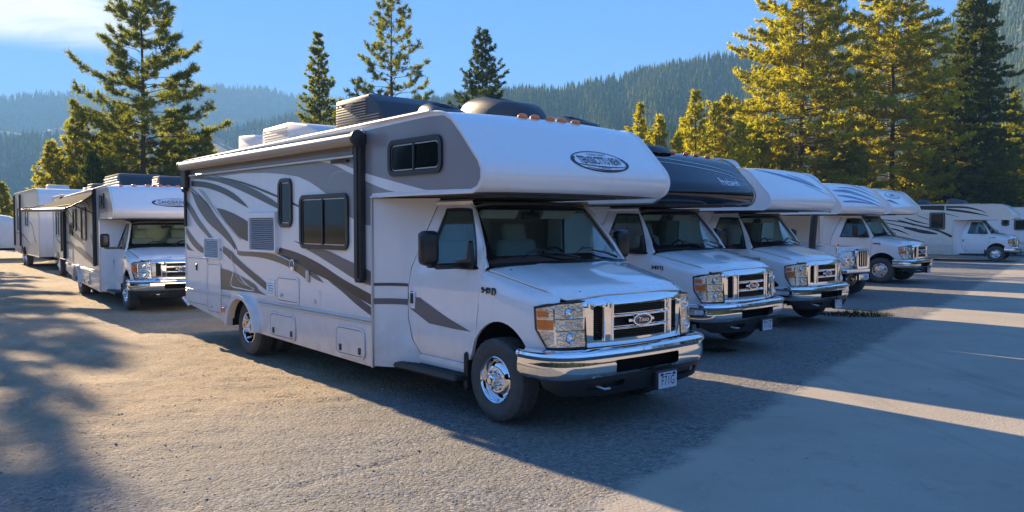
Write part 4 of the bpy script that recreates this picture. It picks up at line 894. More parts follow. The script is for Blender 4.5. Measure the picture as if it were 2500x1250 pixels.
capd = [(swoosh([(-.95, 2.77), (-.2, 2.66), (.5, 2.55), (.95, 2.46)], (.012, .05, .05, .012)), BLUEDEC), (swoosh([(.0, 2.70), (.45, 2.62), (.8, 2.53)], (.005, .028, .005)), BLUEDEC), (swoosh([(.3, 2.52), (.8, 2.42), (1.15, 2.33)], (.004, .012, .004)), BLUEDEC), (swoosh([(.9, 2.79), (1.05, 2.7), (1.2, 2.58)], (.01, .03, .01)), BLUEDEC)]
h3 = house(rv3, dict(side=WHITE, windows=STDWIN, capdecals=capd, nose=.22, lights=()))
p = patch('round_window', ell(-.30, 2.42, .30, .28, 28), lambda x, z: (x, -YS - .02, z), WHITE, rv3, holes=[ell(-.30, 2.42, .23, .21, 28)], step=.2, thick=.018)
patch('pane', ell(-.30, 2.42, .24, .22, 28), lambda x, z: (x, -YS - .008, z), DKGLASS, p, step=.3, thick=.003)
ac_unit(rv3, -2.2, -1.2, -.55, .35, 2.78, 3.10, WSHROUD, .25, 5)
m = MB(); m.box((-4.2, YS + .65, 1.65), (4.4, 1.3, 1.9), .03); m.build('added_shade_box', WHITE, rv3)  # unseen far-side box, put in to narrow the lit strip on the lane
rv4 = vehicle('motorhome', 'white truck-fronted motorhome with navy streaks over its cap and a black checker step', 8.62, 20.15, 42.0, .96, .985)
nv = [([(-1.1, 2.62), (-.4, 2.60), (.3, 2.48), (1.0, 2.30)], (.02, .08, .07, .01)), ([(-1.1, 2.50), (-.5, 2.46), (.2, 2.36), (.7, 2.26)], (.02, .06, .05, .01)), ([(-.7, 2.70), (.0, 2.68), (.6, 2.58), (1.1, 2.42)], (.01, .04, .05, .01)), ([(-1.1, 2.35), (-.6, 2.36), (0, 2.33), (.5, 2.30)], (.03, .05, .03, .01)), ([(.2, 2.75), (.7, 2.68), (1.15, 2.55)], (.01, .03, .01))]
h4 = house(rv4, dict(side=CREAM, cap=WHITE, capside=WHITE, nose=.0, lights=(), windows=[(-2.9, 1.35, -2.1, 1.95, .08, False)], capdecals=[(swoosh(*q), BLUEDEC) for q in nv],
    decals=[(swoosh([(-3.4, 2.56), (-1.8, 2.53), (-.8, 2.48), (-.2, 2.4)], (.05, .09, .07, .02)), DARK, 0), (swoosh([(-3.4, 2.36), (-1.8, 2.38), (-.8, 2.36), (-.05, 2.33)], (.03, .06, .06, .03)), DARK, 0), (swoosh([(-2.0, 2.2), (-.9, 2.26), (-.3, 2.16), (-.15, 2.08)], (.01, .05, .06, .01)), DARK, 0), (swoosh([(-3.6, 1.15), (-2.6, 1.08), (-1.75, 1.05)], (.01, .04, .05)), DARK, 0)]))
ac_unit(rv4, -3.2, -2.1, -.6, .4, 2.78, 3.06, WSHROUD, .3)
for x, y, sd, fr in ((-.4, -.85, -1, True), (-.4, .4, 1, True), (-5.05, -1.10, -1, False), (-5.05, 1.10, 1, False)): wheel(rv4, x, y, sd, fr)
m = MB(); m.box((-4.6, YS + .7, 1.65), (4.6, 1.4, 1.9), .03); m.build('added_shade_box', CREAM, rv4)  # unseen box added on the far side to spread this vehicle's shadow
# its low truck nose
def tn(u, v):
    x = -1.7 + 1.85 * u; w_ = .82 - .16 * u ** 3; a = (v - .5) * math.pi; c = math.copysign(abs(math.sin(a)) ** .55, math.sin(a)); s_ = max(0, math.cos(a)) ** .45
    top = 1.36 - .20 * u ** 1.6; return (x, -.42 + w_ * c, .62 + (top - .62) * s_)
patch('truck_hood', [(0, 0), (1, 0), (1, 1), (0, 1)], tn, CABWHITE, rv4, step=.06, thick=.02)
m = MB(); m.prism([(-1.22, .60), (.26, .60), (.28, 1.0), (.16, 1.12), (-1.1, 1.12), (-1.24, 1.0)], .10, .16, 'x'); m.box((-.85, -.42, .95), (1.6, 1.5, .6)); m.build('truck_bulkhead', CABWHITE, rv4)
g = MB(); g.prism(rrect(-.66, .70, -.02, 1.20, .10), .20, .27, 'x'); go_ = g.build('truck_grille', CHROME, rv4)
g = MB(); g.prism(rrect(-.58, .76, -.10, 1.14, .06), .26, .275, 'x'); g.build('grille_opening', UNDER, go_)
g = MB()
for k in range(4): g.box((.28, -.52 + k * .12, .95), (.02, .02, .36), .005)
g.build('grille_bar', CHROME, go_)
for k, yy in enumerate((-1.10, -.82)):
    m = MB(); m.prism(rrect(yy - .13, .80, yy + .12, 1.02, .05), .16, .22, 'x'); hl = m.build('headlight', CHROME2, rv4)
    m = MB(); m.lathe([(0, .03), (.06, .02), (.08, 0)], 16, 'x', (.22, yy, .91)); m.build('bulb', CHROME, hl, True)
m = MB(); m.box((.22, -.62, .66), (.16, 1.25, .12), .03, seg=2); m.box((.24, -.30, .50), (.10, .5, .16), .02); m.build('front_bumper', CHROME, rv4)
m = MB(); m.box((.29, -.22, .50), (.01, .24, .15), .003); pl4 = m.build('licence_plate', PLATE, rv4); text_mesh('1D7', .12, lambda a, b: (.2965, -.22 + a, .49 + b), 'plate_lettering', NAVY, pl4, sx=.8)
m = MB(); m.box((-.70, -1.30, .60), (1.55, .10, .14), .01); m.box((-.62, -1.33, .44), (1.3, .03, .20)); st = m.build('side_step', BLACK, rv4)
for r_ in range(3):
    for k in range(9):
        b_ = MB(); b_.box((-1.18 + k * .135, -1.35, .38 + r_ * .055), (.10, .012, .022), .003, rot=Matrix.Rotation(R(20 if k % 2 else -20), 3, 'Y').to_quaternion()); b_.build('tread_bar', STEEL, st)
m = MB(); m.tube([(-.62, -1.30, .95), (-.60, -1.30, 1.40), (-.55, -1.30, 2.03)], .085, 12); m.build('exhaust_stack', BLACK, rv4, True)
m = MB(); m.tube([(-.05, -1.12, 1.02), (-.02, -1.14, 1.22)], .015, 6); m.box((-.02, -1.14, 1.26), (.04, .12, .14), .03, seg=2); m.build('hood_mirror', CHROME, rv4, True)
rv5 = vehicle('motorhome', 'white motorhome with a small oval logo on its cap, last of the slanted row', 11.85, 25.3, 47.0, 1.06, 1.015)
put_cab(rv5)
h5 = house(rv5, dict(side=WHITE, windows=STDWIN, nose=.25, lights=(), capdecals=[(swoosh([(-1.2, 2.45), (-.95, 2.42), (-.7, 2.34)], (.01, .08, .01)), DARK)]))
oval_logo(h5, 'CLIMRER', -.45, 2.60, .50, .10, sub=False, size=.10)
ac_unit(rv5, -3.4, -2.2, -.5, .4, 2.78, 3.1, WSHROUD, .3)
m = MB(); m.box((-4.2, YS + .50, 1.6), (4.4, 1.0, 1.9), .03); m.build('added_shade_box', WHITE, rv5)  # unseen box, added only to widen the shadow thrown on the lane
# far motorhome seen from its side
FD = [([(-3.39, 2.93), (-2.12, 2.87)], (.14, .14)), ([(-3.9, 2.66), (-3.38, 2.65), (-2.12, 2.58)], (.12, .12, .12)), ([(-2.06, 2.70), (-1.2, 2.66), (-.6, 2.5), (-.37, 2.38)], (.10, .09, .05, .01)), ([(-2.05, 2.58), (-1.05, 2.42), (-.25, 2.22)], (.11, .10, .01)), ([(-2.05, 2.36), (-1.5, 2.19)], (.04, .01)),
      ([(-4.19, 2.06), (-3.3, 1.78), (-2.41, 1.52), (-1.78, 1.20)], (.04, .07, .09, .12)), ([(-3.9, 1.64), (-3.04, 1.45), (-2.41, 1.34)], (.05, .18, .06)), ([(-4.99, 2.08), (-3.92, 1.93), (-3.37, 1.74)], (.03, .06, .02)), ([(-4.99, 1.97), (-3.92, 1.7), (-3.3, 1.6)], (.03, .05, .04)), ([(-4.82, 1.66), (-4.18, 1.52), (-3.65, 1.29)], (.03, .08, .02)), ([(-3.86, 2.15), (-3.31, 1.96), (-2.79, 1.82)], (.05, .07, .02)), ([(-3.31, 2.28), (-2.8, 2.07)], (.03, .03))]
FD = [(([(a, min(b, 2.70)) for a, b in q[0]]), q[1]) for q in FD]
rv6 = vehicle('motorhome', 'cream motorhome with black streaks seen from its side, parked beyond the row', 23.743, 39.6, 52.1, 1.024, .974)
put_cab(rv6)
h6 = house(rv6, dict(side=CREAM, low=CREAM, cap=WHITE, lights=(), rear=-8.4, nose=.62, decals=[(swoosh(*q), BLACK, 0) for q in FD], windows=[(-2.76, 1.56, -2.08, 2.42, .06, False)],
    hatches=[(-2.75, .62, -2.15, 1.15, .03, 'none'), (-3.5, .80, -2.85, 1.22, .08, 'none'), (-2.1, .60, -1.85, .74, .02, 'none')], capdecals=[(swoosh([(-.6, 2.66), (.2, 2.6), (.9, 2.5)], (.01, .03, .01)), BLUEDEC)]))
dome(rv6, -3.5, -2.9, -.5, .3, 2.79, 3.12, SHROUD); dome(rv6, -2.2, -1.3, -.5, .3, 2.79, 3.14, SHROUD)
rv7 = vehicle('motorhome', 'white motorhome half hidden behind the cream one with black streaks', 31.6, 44.6, 58, 1.02, .97)
put_cab(rv7); house(rv7, dict(side=WHITE, lights=(), nose=.1, windows=STDWIN))
# left motorhome with its awning half out
LD = [([(-7.3, 2.45), (-5.59, 2.02), (-4.9, 1.80), (-4.3, 1.75)], (.05, .10, .12, .01)), ([(-6.59, 1.70), (-5.6, 1.62), (-4.6, 1.5), (-3.93, 1.36)], (.03, .16, .10, .01)), ([(-7.3, 1.40), (-6.3, 1.36), (-4.79, 1.20), (-3.4, 1.05), (-2.46, .92)], (.05, .12, .12, .12, .06)), ([(-5.69, 1.30), (-4.6, 1.26), (-3.4, 1.12), (-2.45, 1.02)], (.01, .10, .10, .05)), ([(-3.6, 2.55), (-3.0, 2.35), (-2.5, 2.05)], (.03, .06, .03)), ([(-7.3, 2.2), (-6.7, 1.9), (-6.5, 1.5), (-6.0, 1.25)], (.05, .07, .05, .02)), ([(-2.9, 1.7), (-2.7, 1.5), (-2.5, 1.2)], (.03, .12, .04))]
rl1 = vehicle('motorhome', 'white motorhome with its awning half open, standing behind the rear of the nearest one', -7.25, 17.4, 35.7, .955, .92)
put_cab(rl1)
hl1 = house(rl1, dict(side=CREAM, cap=WHITE, low=WHITE, capside=SILVERP, lights=(-1.0, -.72, -.44, -.30, -.16, .0, .2, .4), decals=[([(-1.73, 2.09), (-1.73, 2.75), (-.66, 2.77), (-.44, 2.76), (-.19, 2.58), (.055, 2.325), (.095, 2.2), (.05, 2.11), (-.03, 2.085)], SILVERP, 0)] + [(swoosh(*q), GREY, 0) for q in LD],
    windows=[(-4.35, 1.50, -3.55, 2.38, .10, False), (-5.80, 1.74, -5.25, 2.36, .05, False), (-6.45, 1.60, -5.95, 1.98, .04, True), (-1.45, 2.30, -.95, 2.66, .04, False)],
    hatches=[(-7.0, .85, -6.0, 1.25, .03, 'key'), (-4.1, .36, -3.2, .68, .06, 'latches')]))
oval_logo(hl1, 'DANDSHUNTESO', .05, 2.42, .52, .095, size=.10, sx=.95)
ac_unit(rl1, -5.6, -3.2, -.5, .5, 2.76, 3.28, SHROUD, .35, 6, 0, WSHROUD); ac_unit(rl1, -1.6, -.7, -.1, .7, 2.79, 3.10, SHROUD, .25, 4, 0, WSHROUD); ac_unit(rl1, -7.2, -6.0, -.7, .2, 2.74, 3.12, SHROUD, .3, 5, 0, WSHROUD)
aw = empty('awning', parent=rl1)
v = []; f = []
for i in range(13):
    x = -7.35 + 5.35 * i / 12
    for k in range(7):
        t = k / 6; yo = -2.32 + .42 * (i / 12); zo = 2.36 - .06 * (i / 12); v.append((x, -1.27 + (yo + 1.27) * t, 2.735 + (zo - 2.735) * t - .05 * math.sin(t * math.pi) * (1 + .25 * math.sin(i * 2.1))))
for i in range(12):
    for k in range(6): f.append((i * 7 + k, i * 7 + k + 1, (i + 1) * 7 + k + 1, (i + 1) * 7 + k))
v2 = [(a, b, c - .008) for a, b, c in v]; n = len(v); raw('awning_fabric', v + v2, f + [tuple(i + n for i in q[::-1]) for q in f], FABRIC, aw, True)
m = MB(); m.tube([(-7.4, -2.32, 2.34), (-1.95, -1.90, 2.28)], .045, 10); m.build('awning_roller', BLACK, aw, True)
m = MB(); m.tube([(-2.05, -1.30, 2.62), (-2.05, -1.88, 2.30)], .02, 6); m.tube([(-7.3, -1.30, 2.62), (-7.3, -2.28, 2.36)], .02, 6); m.tube([(-2.05, -1.31, 2.2), (-2.6, -1.7, 2.42), (-4.4, -2.0, 2.36)], .016, 6); m.box((-2.1, -1.29, 1.85), (.12, .08, 1.9), .02); m.box((-7.33, -1.29, 1.75), (.09, .08, 1.7), .02); m.build('awning_arm', BLACK, aw)

# ------------------------------------------------------------------ trailers and a pickup at the far left, and unseen trailers added behind the row to shade the lane
def trailer(label, X, Y, yaw, Ln, W, zb, zt, side, decs=(), wins=(), posts=(), wheels=(.45,), round_front=.9, group='trailers parked in the lot', lean=0, front=None, ac=True):
    r = empty('travel_trailer', (X, Y, 0), R(yaw - 90)); tag(r, label, 'trailer', group); h = W / 2
    pr = [(-Ln, zb), (-Ln, zt - .12), (-Ln + .06, zt - .03), (-Ln + .15, zt)] + spline([(-round_front, zt), (-round_front * .45, zt - .08), (-round_front * .12, zt - .45), (0, zt - 1.1), (-.03, zb + .5), (-.12, zb)], 4)
    m = MB(); m.prism(pr, -h, h); m.build('body_shell', front or side, r)
    for sg in (-1, 1):
        patch('side_panel', [(x * .985 - .02, zb + .02 + (z - zb) * .975) for x, z in pr], lambda x, z, s_=sg: (x, s_ * (h + .012), z), side, r, step=.6, thick=.01, flip=sg > 0, smooth=False)
        m = MB(); m.tube([(x, sg * (h + .008), z) for x, z in pr] + [(pr[0][0], sg * (h + .008), pr[0][1])], .018, 6, False); m.build('edge_trim', WSHROUD, r, True)
    for k, q in enumerate(decs): patch('stripe', swoosh(*q), lambda x, z, o_=.014 + .001 * k: (x, -h - o_, z), GREY, r, step=.5, thick=.0006, smooth=False)
    for (x0, z0, x1, z1) in wins:
        f = patch('window', rrect(x0, z0, x1, z1, .06), lambda x, z: (x, -h - .035, z), FRAME, r, holes=[rrect(x0 + .05, z0 + .05, x1 - .05, z1 - .05, .03)], step=.4, thick=.02); patch('pane', rrect(x0, z0, x1, z1, .06), lambda x, z: (x, -h - .018, z), DKGLASS, f, step=.4, thick=.003)
    for x in posts: m = MB(); m.box((x, -h - .06, (zb + zt) / 2 + .1), (.09, .08, (zt - zb) * .85), .015); m.build('awning_post', BLACK, r)
    for t_ in wheels:
        for sg in (-1, 1): wheel(r, -Ln * t_, sg * (h - .14), sg, True)
        m = MB(); m.prism([(-Ln * t_ + .50 * math.cos(R(a)), max(zb - .02, .36 + .48 * math.sin(R(a)))) for a in range(0, 181, 20)], -h - .03, -h + .02); m.build('wheel_arch', UNDER, r)
    m = MB(); m.box((-Ln / 2, 0, zb - .06), (Ln - .3, W * .7, .12)); m.tube([(.0, -.5, zb - .08), (.75, 0, zb - .10), (0, .5, zb - .08)], .04, 6); m.box((.6, 0, (zb - .1) / 2), (.07, .07, zb - .1)); m.build('frame', UNDER, r)
    if ac: ac_unit(r, -Ln * .55, -Ln * .55 + .9, -.4, .4, zt - .02, zt + .28, WSHROUD, .25)
    return r
trailer('white trailer with a rounded tan-lit front cap, behind the open awning at the far left', -17.1, 31.75, 37, 8.2, 2.4, .52, 3.18, CREAM, decs=[([(-3, 1.9), (-2, 1.7), (-1.3, 1.2), (-.8, 1.1)], (.03, .12, .14, .02)), ([(-7.5, 1.4), (-5, 1.3), (-2.5, .9)], (.03, .1, .02))], wins=[(-6.9, 1.5, -6.2, 2.5), (-4.2, 1.7, -3.3, 2.5)], posts=(-5.6, -7.8), wheels=(.55, .66), front=WHITE)
trailer('short white camper trailer wedged between the rounded trailer and the open awning', -13.6, 27.1, 35, 3.4, 2.3, .62, 2.75, CREAM, decs=[([(-2.9, 1.4), (-1.9, 1.2), (-.6, 1.1)], (.02, .10, .03))], wins=[(-2.5, 1.35, -1.7, 2.25)], posts=(-.5,), wheels=(.62,), round_front=.4)
trailer('unseen white trailer added behind the black-capped motorhome to shade the lane', 3.7, 22.9, 40, 7.5, 2.3, .45, 2.85, WHITE, wheels=(.5, .62), ac=False)  # out of sight, added for the shadow it throws on the lane
trailer('unseen white trailer added behind the third motorhome to shade the lane', 8.9, 28.6, 42, 7.5, 2.7, .45, 3.1, WHITE, wheels=(.5, .62), ac=False)  # second unseen trailer, added to darken the farther lit strip
# domed teardrop trailer
r = empty('teardrop_trailer', (-27.6, 42.5, 0), R(20)); tag(r, 'low white domed trailer at the left edge', 'trailer', 'trailers parked in the lot')
v = []; f = []
for i in range(15):
    u = i / 14; x = 2.6 - 5.2 * u; hgt = .55 + 1.75 * math.sin(math.pi * min(1, u * 1.0) ** .8) ** .55 if 0 < u < 1 else .6
    for k in range(13):
        a = math.pi * k / 12; v.append((x, -1.05 * math.copysign(abs(math.cos(a)) ** .5, math.cos(a)), .55 + (hgt - .55) * math.sin(a) ** .7))
for i in range(14):
    for k in range(12): f.append((i * 13 + k, i * 13 + k + 1, (i + 1) * 13 + k + 1, (i + 1) * 13 + k))
m = MB(); m.add(v, f); m.build('domed_shell', WHITE, r, True, 60)
m = MB(); m.box((0, 0, .50), (5.0, 2.0, .12), .02); m.tube([(2.5, -.5, .48), (3.6, 0, .45), (2.5, .5, .48)], .04, 6); m.build('frame', UNDER, r)
m = MB(); m.tube([(2.9, -.3, .5), (2.0, -.9, 1.4), (1.6, -1.0, 1.5)], .03, 6); m.tube([(.4, -1.07, .8), (-1.8, -1.07, .8)], .03, 6); m.build('support_rail', BLACK, r)
for sg in (-1, 1): wheel(r, -.3, sg * 1.0, sg, True)
# pickup
r = empty('pickup_truck', (-25.4, 45.0, 0), R(-62)); tag(r, 'white pickup truck beside the domed trailer at the far left', 'pickup truck', 'parked pickup')
m = MB(); m.prism([(2.7, .55), (2.75, .95), (2.6, 1.10), (1.35, 1.22), (-.9, 1.22), (-2.7, 1.22), (-2.75, .6), (-2.1, .55), (-2.05, .8), (-1.75, .95), (-1.4, .8), (-1.35, .5), (1.25, .5), (1.3, .8), (1.6, .95), (1.95, .8), (2.0, .55)], -.95, .95); m.build('body', CABWHITE, r)
m = MB(); m.prism([(1.30, 1.22), (.65, 1.82), (-.65, 1.85), (-.9, 1.22)], -.84, .84); cb = m.build('cab', CABWHITE, r)
for sg in (-1, 1): m = MB(); m.prism([(1.05, 1.26), (.60, 1.74), (-.55, 1.76), (-.75, 1.26)], sg * .842, sg * .848); m.build('side_window', DKGLASS, cb)
m = MB(); m.add([(1.29, -.75, 1.26), (1.29, .75, 1.26), (.71, .70, 1.79), (.71, -.70, 1.79)], [(0, 1, 2, 3)]); m.build('windshield', DKGLASS, cb)
m = MB(); m.box((2.78, 0, .62), (.1, 1.8, .16), .02); m.build('bumper', CHROME, r)
m = MB(); m.box((2.74, 0, .92), (.05, 1.1, .22), .01); m.build('grille', BLACK, r)
for sg in (-1, 1): m = MB(); m.box((2.73, sg * .74, .92), (.06, .28, .18), .02); m.build('headlight', CHROME2, r)
for x in (1.65, -1.75):
    for sg in (-1, 1): wheel(r, x, sg * .82, sg, True)

# ================================================================== GROUND
def vnoise(x, y, seed=0):
    """smooth value noise, numpy"""
    xi = np.floor(x).astype(np.int64); yi = np.floor(y).astype(np.int64); xf = x - xi; yf = y - yi
    def hsh(a, b):
        n = (a * 374761393 + b * 668265263 + seed * 1442695041) & 0xffffffff; n = ((n ^ (n >> 13)) * 1274126177) & 0xffffffff; return ((n ^ (n >> 16)) & 0xffff) / 65535.
    u = xf * xf * (3 - 2 * xf); v = yf * yf * (3 - 2 * yf)
    return (hsh(xi, yi) * (1 - u) + hsh(xi + 1, yi) * u) * (1 - v) + (hsh(xi, yi + 1) * (1 - u) + hsh(xi + 1, yi + 1) * u) * v
def lane_d(x, y): return (x - .89) * .818 - (y - 5.63) * .575          # > 0 on the smooth lane
def ground_h(x, y):
    d = lane_d(x, y) + (vnoise(x * 1.3, y * 1.3, 3) - .5) * .5
    rough = 1 / (1 + np.exp(np.clip(d * 4, -30, 30)))
    dirt = 1 / (1 + np.exp(np.clip((lane_d(x, y) + 3.2) * 2, -30, 30)))
    # wind- and tyre-worn ripples running across, lumps, pits
    a = R(12); xr = x * math.cos(a) + y * math.sin(a); yr = -x * math.sin(a) + y * math.cos(a)
    rip = (vnoise(xr * 2.2, yr * 8, 5) - .5) * .030 + (vnoise(xr * 6, yr * 18, 6) - .5) * .018 + (vnoise(x * 22, y * 26, 7) - .5) * .013
    lump = (vnoise(x * .8, y * .8, 8) - .5) * .03 + (vnoise(x * 3.1, y * 3.1, 9) - .5) * .010
    near = np.exp(-np.hypot(x, y) / 60)
    for (ax_, ay_, bx_, by_, wd_, dp_) in ((-1.45, 5.40, -.72, 6.25, .045, .03), (-3.75, 6.75, -3.35, 7.05, .04, .025), (-4.3, 7.0, -3.95, 7.1, .04, .025), (-2.5, 8.3, -2.15, 8.45, .04, .02), (-1.3, 7.05, -1.0, 7.15, .04, .02), (.25, 4.6, .6, 5.0, .035, .02), (-3.0, 9.9, -2.6, 10.1, .05, .02)):
        L2 = (bx_ - ax_) ** 2 + (by_ - ay_) ** 2; tt = np.clip(((x - ax_) * (bx_ - ax_) + (y - ay_) * (by_ - ay_)) / L2, 0, 1); wob = (vnoise(x * 9, y * 9, 13) - .5) * .05
        dd = np.hypot(x - ax_ - tt * (bx_ - ax_) + wob, y - ay_ - tt * (by_ - ay_) + wob); rip = rip - dp_ * np.exp(-(dd / wd_) ** 2) + dp_ * .5 * np.exp(-((dd - wd_ * 2) / wd_) ** 2)
    h = near * (rough * (rip * (.35 + .65 * dirt) + lump) + (1 - rough) * ((vnoise(x * .5, y * .5, 11) - .5) * .012)) - .012 * rough
    return h
rad = [1.2]
while rad[-1] < 2350: rad.append(rad[-1] * (1.0115 if rad[-1] < 60 else 1.03) + (.0))
rad = np.array(rad); ang = np.concatenate([np.arange(-42, 42, .22), np.arange(42, 318, 3.0)]); ang = np.radians(ang)
na, nr = len(ang), len(rad)
AA, RR = np.meshgrid(ang, rad); GX = RR * np.sin(AA); GY = RR * np.cos(AA); GZ = ground_h(GX, GY)
V = np.stack([GX, GY, GZ], -1).reshape(-1, 3); V = np.vstack([V, [[0, 0, 0]]])
i, j = np.meshgrid(np.arange(nr - 1), np.arange(na), indexing='ij'); jn = (j + 1) % na
F = np.stack([i * na + j, i * na + jn, (i + 1) * na + jn, (i + 1) * na + j], -1).reshape(-1, 4)[:, ::-1]
gm, t, b = new_mat('dirt_and_gravel')
def nd(tp, **k):
    n = t.nodes.new(tp)
    for a_, v_ in k.items(): n.inputs[a_].default_value = v_
    return n
lk = t.links.new
geo = nd('ShaderNodeNewGeometry'); sx = nd('ShaderNodeSeparateXYZ'); lk(geo.outputs['Position'], sx.inputs[0])
def mth(op, a, b_=None, clamp=False, c=None):
    n = t.nodes.new('ShaderNodeMath'); n.operation = op; n.use_clamp = clamp
    for q, v_ in enumerate((a, b_, c)):
        if v_ is None: continue
        if isinstance(v_, (int, float)): n.inputs[q].default_value = v_
        else: lk(v_, n.inputs[q])
    return n.outputs[0]
def noise(scale, det=4, rough=.6, vec=None, w_=0):
    n = nd('ShaderNodeTexNoise', Scale=scale, Detail=det, Roughness=rough, Distortion=w_); lk(vec or geo.outputs['Position'], n.inputs['Vector']); return n.outputs[0]
def ramp(f, a, b_):
    n = nd('ShaderNodeMapRange'); n.interpolation_type = 'SMOOTHSTEP'; lk(f, n.inputs[0]); n.inputs[1].default_value = a; n.inputs[2].default_value = b_; return n.outputs[0]
def mix(f, a, b_):
    n = t.nodes.new('ShaderNodeMix'); n.data_type = 'RGBA'; lk(f, n.inputs[0])
    for q, v_ in ((6, a), (7, b_)):
        if isinstance(v_, tuple): n.inputs[q].default_value = (*v_, 1)
        else: lk(v_, n.inputs[q])
    return n.outputs[2]
ld = mth('SUBTRACT', mth('MULTIPLY', mth('SUBTRACT', sx.outputs['X'], .89), .818), mth('MULTIPLY', mth('SUBTRACT', sx.outputs['Y'], 5.63), .575))
edge = mth('ADD', ld, mth('MULTIPLY', mth('SUBTRACT', noise(2.2, 6), .5), .55))
lane = ramp(edge, -.10, .14)
dirtm = ramp(mth('MULTIPLY', mth('ADD', edge, mth('MULTIPLY', mth('SUBTRACT', noise(.5, 4), .5), 3.5)), -1), 2.2, 5.2)
far = ramp(mth('POWER', mth('ADD', mth('MULTIPLY', sx.outputs['X'], sx.outputs['X']), mth('MULTIPLY', sx.outputs['Y'], sx.outputs['Y'])), .5), 75, 130)
vor = nd('ShaderNodeTexVoronoi', Scale=38.0); lk(geo.outputs['Position'], vor.inputs['Vector'])
vor2 = nd('ShaderNodeTexVoronoi', Scale=85.0); lk(geo.outputs['Position'], vor2.inputs['Vector'])
sep2 = nd('ShaderNodeSeparateColor'); lk(vor.outputs['Color'], sep2.inputs[0])
grav = mix(sep2.outputs[0], (.115, .112, .108), (.31, .295, .27))
grav = mix(ramp(noise(1.1, 5), .35, .7), grav, mix(sep2.outputs[1], (.15, .14, .125), (.29, .265, .225)))
dirt = mix(ramp(noise(.9, 8, .65), .3, .72), (.30, .225, .15), (.44, .335, .215))
dirt = mix(ramp(noise(7, 6, .7), .50, .75), dirt, (.22, .175, .125))
dirt = mix(mth('MULTIPLY', ramp(sep2.outputs[2], .72, .95), .55), dirt, (.42, .38, .31))
lanec = mix(ramp(noise(.7, 7, .6), .3, .7), (.345, .295, .23), (.405, .35, .275))
lanec = mix(mth('MULTIPLY', ramp(noise(60, 3, .7), .60, .72), .8), lanec, (.12, .115, .105))
lanec = mix(mth('MULTIPLY', ramp(noise(24, 3, .7), .66, .74), .7), lanec, (.10, .095, .09))
lanec = mix(mth('MULTIPLY', ramp(noise(2.3, 8, .75), .52, .70), .35), lanec, (.20, .18, .155))
vc = nd('ShaderNodeTexVoronoi', Scale=.38); vc.feature = 'DISTANCE_TO_EDGE'; wv = nd('ShaderNodeTexNoise', Scale=1.7, Detail=6.0); lk(geo.outputs['Position'], wv.inputs['Vector']); va_ = t.nodes.new('ShaderNodeVectorMath'); va_.operation = 'MULTIPLY_ADD'; lk(wv.outputs['Color'], va_.inputs[0]); va_.inputs[1].default_value = (.9, .9, 0); lk(geo.outputs['Position'], va_.inputs[2]); lk(va_.outputs[0], vc.inputs['Vector'])
crk = mth('MULTIPLY', mth('SUBTRACT', 1, ramp(vc.outputs['Distance'], .002, .010)), ramp(noise(.45, 3), .48, .6))
lanec = mix(mth('MULTIPLY', crk, .0), lanec, (.07, .065, .06))
colr = mix(dirtm, grav, dirt); colr = mix(lane, colr, lanec); colr = mix(far, colr, (.075, .085, .04))
tw = nd('ShaderNodeMapping'); tw.inputs['Rotation'].default_value = (0, 0, R(40)); tw.inputs['Scale'].default_value = (.9, .06, 1); lk(geo.outputs['Position'], tw.inputs[0])
track = ramp(noise(1.6, 5, .6, tw.outputs[0]), .55, .68)          # old wheel tracks and drag marks
colr = mix(mth('MULTIPLY', track, .28), colr, (.16, .14, .115))
colr = mix(mth('MULTIPLY', ramp(noise(3.1, 7, .75), .62, .74), .45), colr, (.13, .11, .09))
lk(colr, b.inputs['Base Color']); b.inputs['Roughness'].default_value = .92; b.inputs['Specular IOR Level'].default_value = .25
hh = mth('ADD', mth('MULTIPLY', mth('SUBTRACT', 1, vor.outputs['Distance']), .013), mth('MULTIPLY', mth('SUBTRACT', 1, vor2.outputs['Distance']), .004))
hh = mth('MULTIPLY', hh, mth('SUBTRACT', 1, mth('MULTIPLY', lane, .80)))
mpn = nd('ShaderNodeMapping'); mpn.inputs['Rotation'].default_value = (0, 0, R(-12)); mpn.inputs['Scale'].default_value = (7, 24, 1); lk(geo.outputs['Position'], mpn.inputs[0])
hh = mth('ADD', hh, mth('MULTIPLY', mth('MULTIPLY', noise(1.0, 5, .6, mpn.outputs[0]), dirtm), .034))
hh = mth('ADD', hh, mth('MULTIPLY', noise(45, 4, .7), .004)); hh = mth('ADD', hh, mth('MULTIPLY', mth('MULTIPLY', noise(12, 6, .75), mth('SUBTRACT', 1, lane)), .034))
bp = nd('ShaderNodeBump', Strength=1.0, Distance=1.0); lk(hh, bp.inputs['Height']); lk(bp.outputs[0], b.inputs['Normal'])
g = nparr('ground', V, F, gm, None, True); g['kind'] = 'structure'
me = g.data
# scattered stones on the rough part
rg = np.random.default_rng(5); PV = []; PF = []; base = 0
ico = bmesh.new(); bmesh.ops.create_icosphere(ico, subdivisions=1, radius=1); iv = np.array([v.co[:] for v in ico.verts]); ifc = np.array([[v.index for v in f.verts] for f in ico.faces]); ico.free()
iv = iv; n_st = 15000
rr_ = 3.2 * (26 / 3.2) ** rg.random(n_st); aa_ = np.radians(rg.uniform(-38, 38, n_st)); xs_, ys_ = rr_ * np.sin(aa_), rr_ * np.cos(aa_)
keep = (lane_d(xs_, ys_) < .1) | (rg.random(n_st) < .05)
xs_, ys_ = xs_[keep], ys_[keep]; n_st = len(xs_); sz_ = rg.lognormal(math.log(.0050), .40, n_st); sz_ = np.clip(sz_, .0025, .013)
zs_ = ground_h(xs_, ys_) + sz_ * .2
sc3 = rg.uniform(.6, 1.2, (n_st, 1, 3)) * sz_[:, None, None]; sc3[:, :, 2] *= .55
jit = 1 + rg.uniform(-.22, .22, (n_st, len(iv), 1))
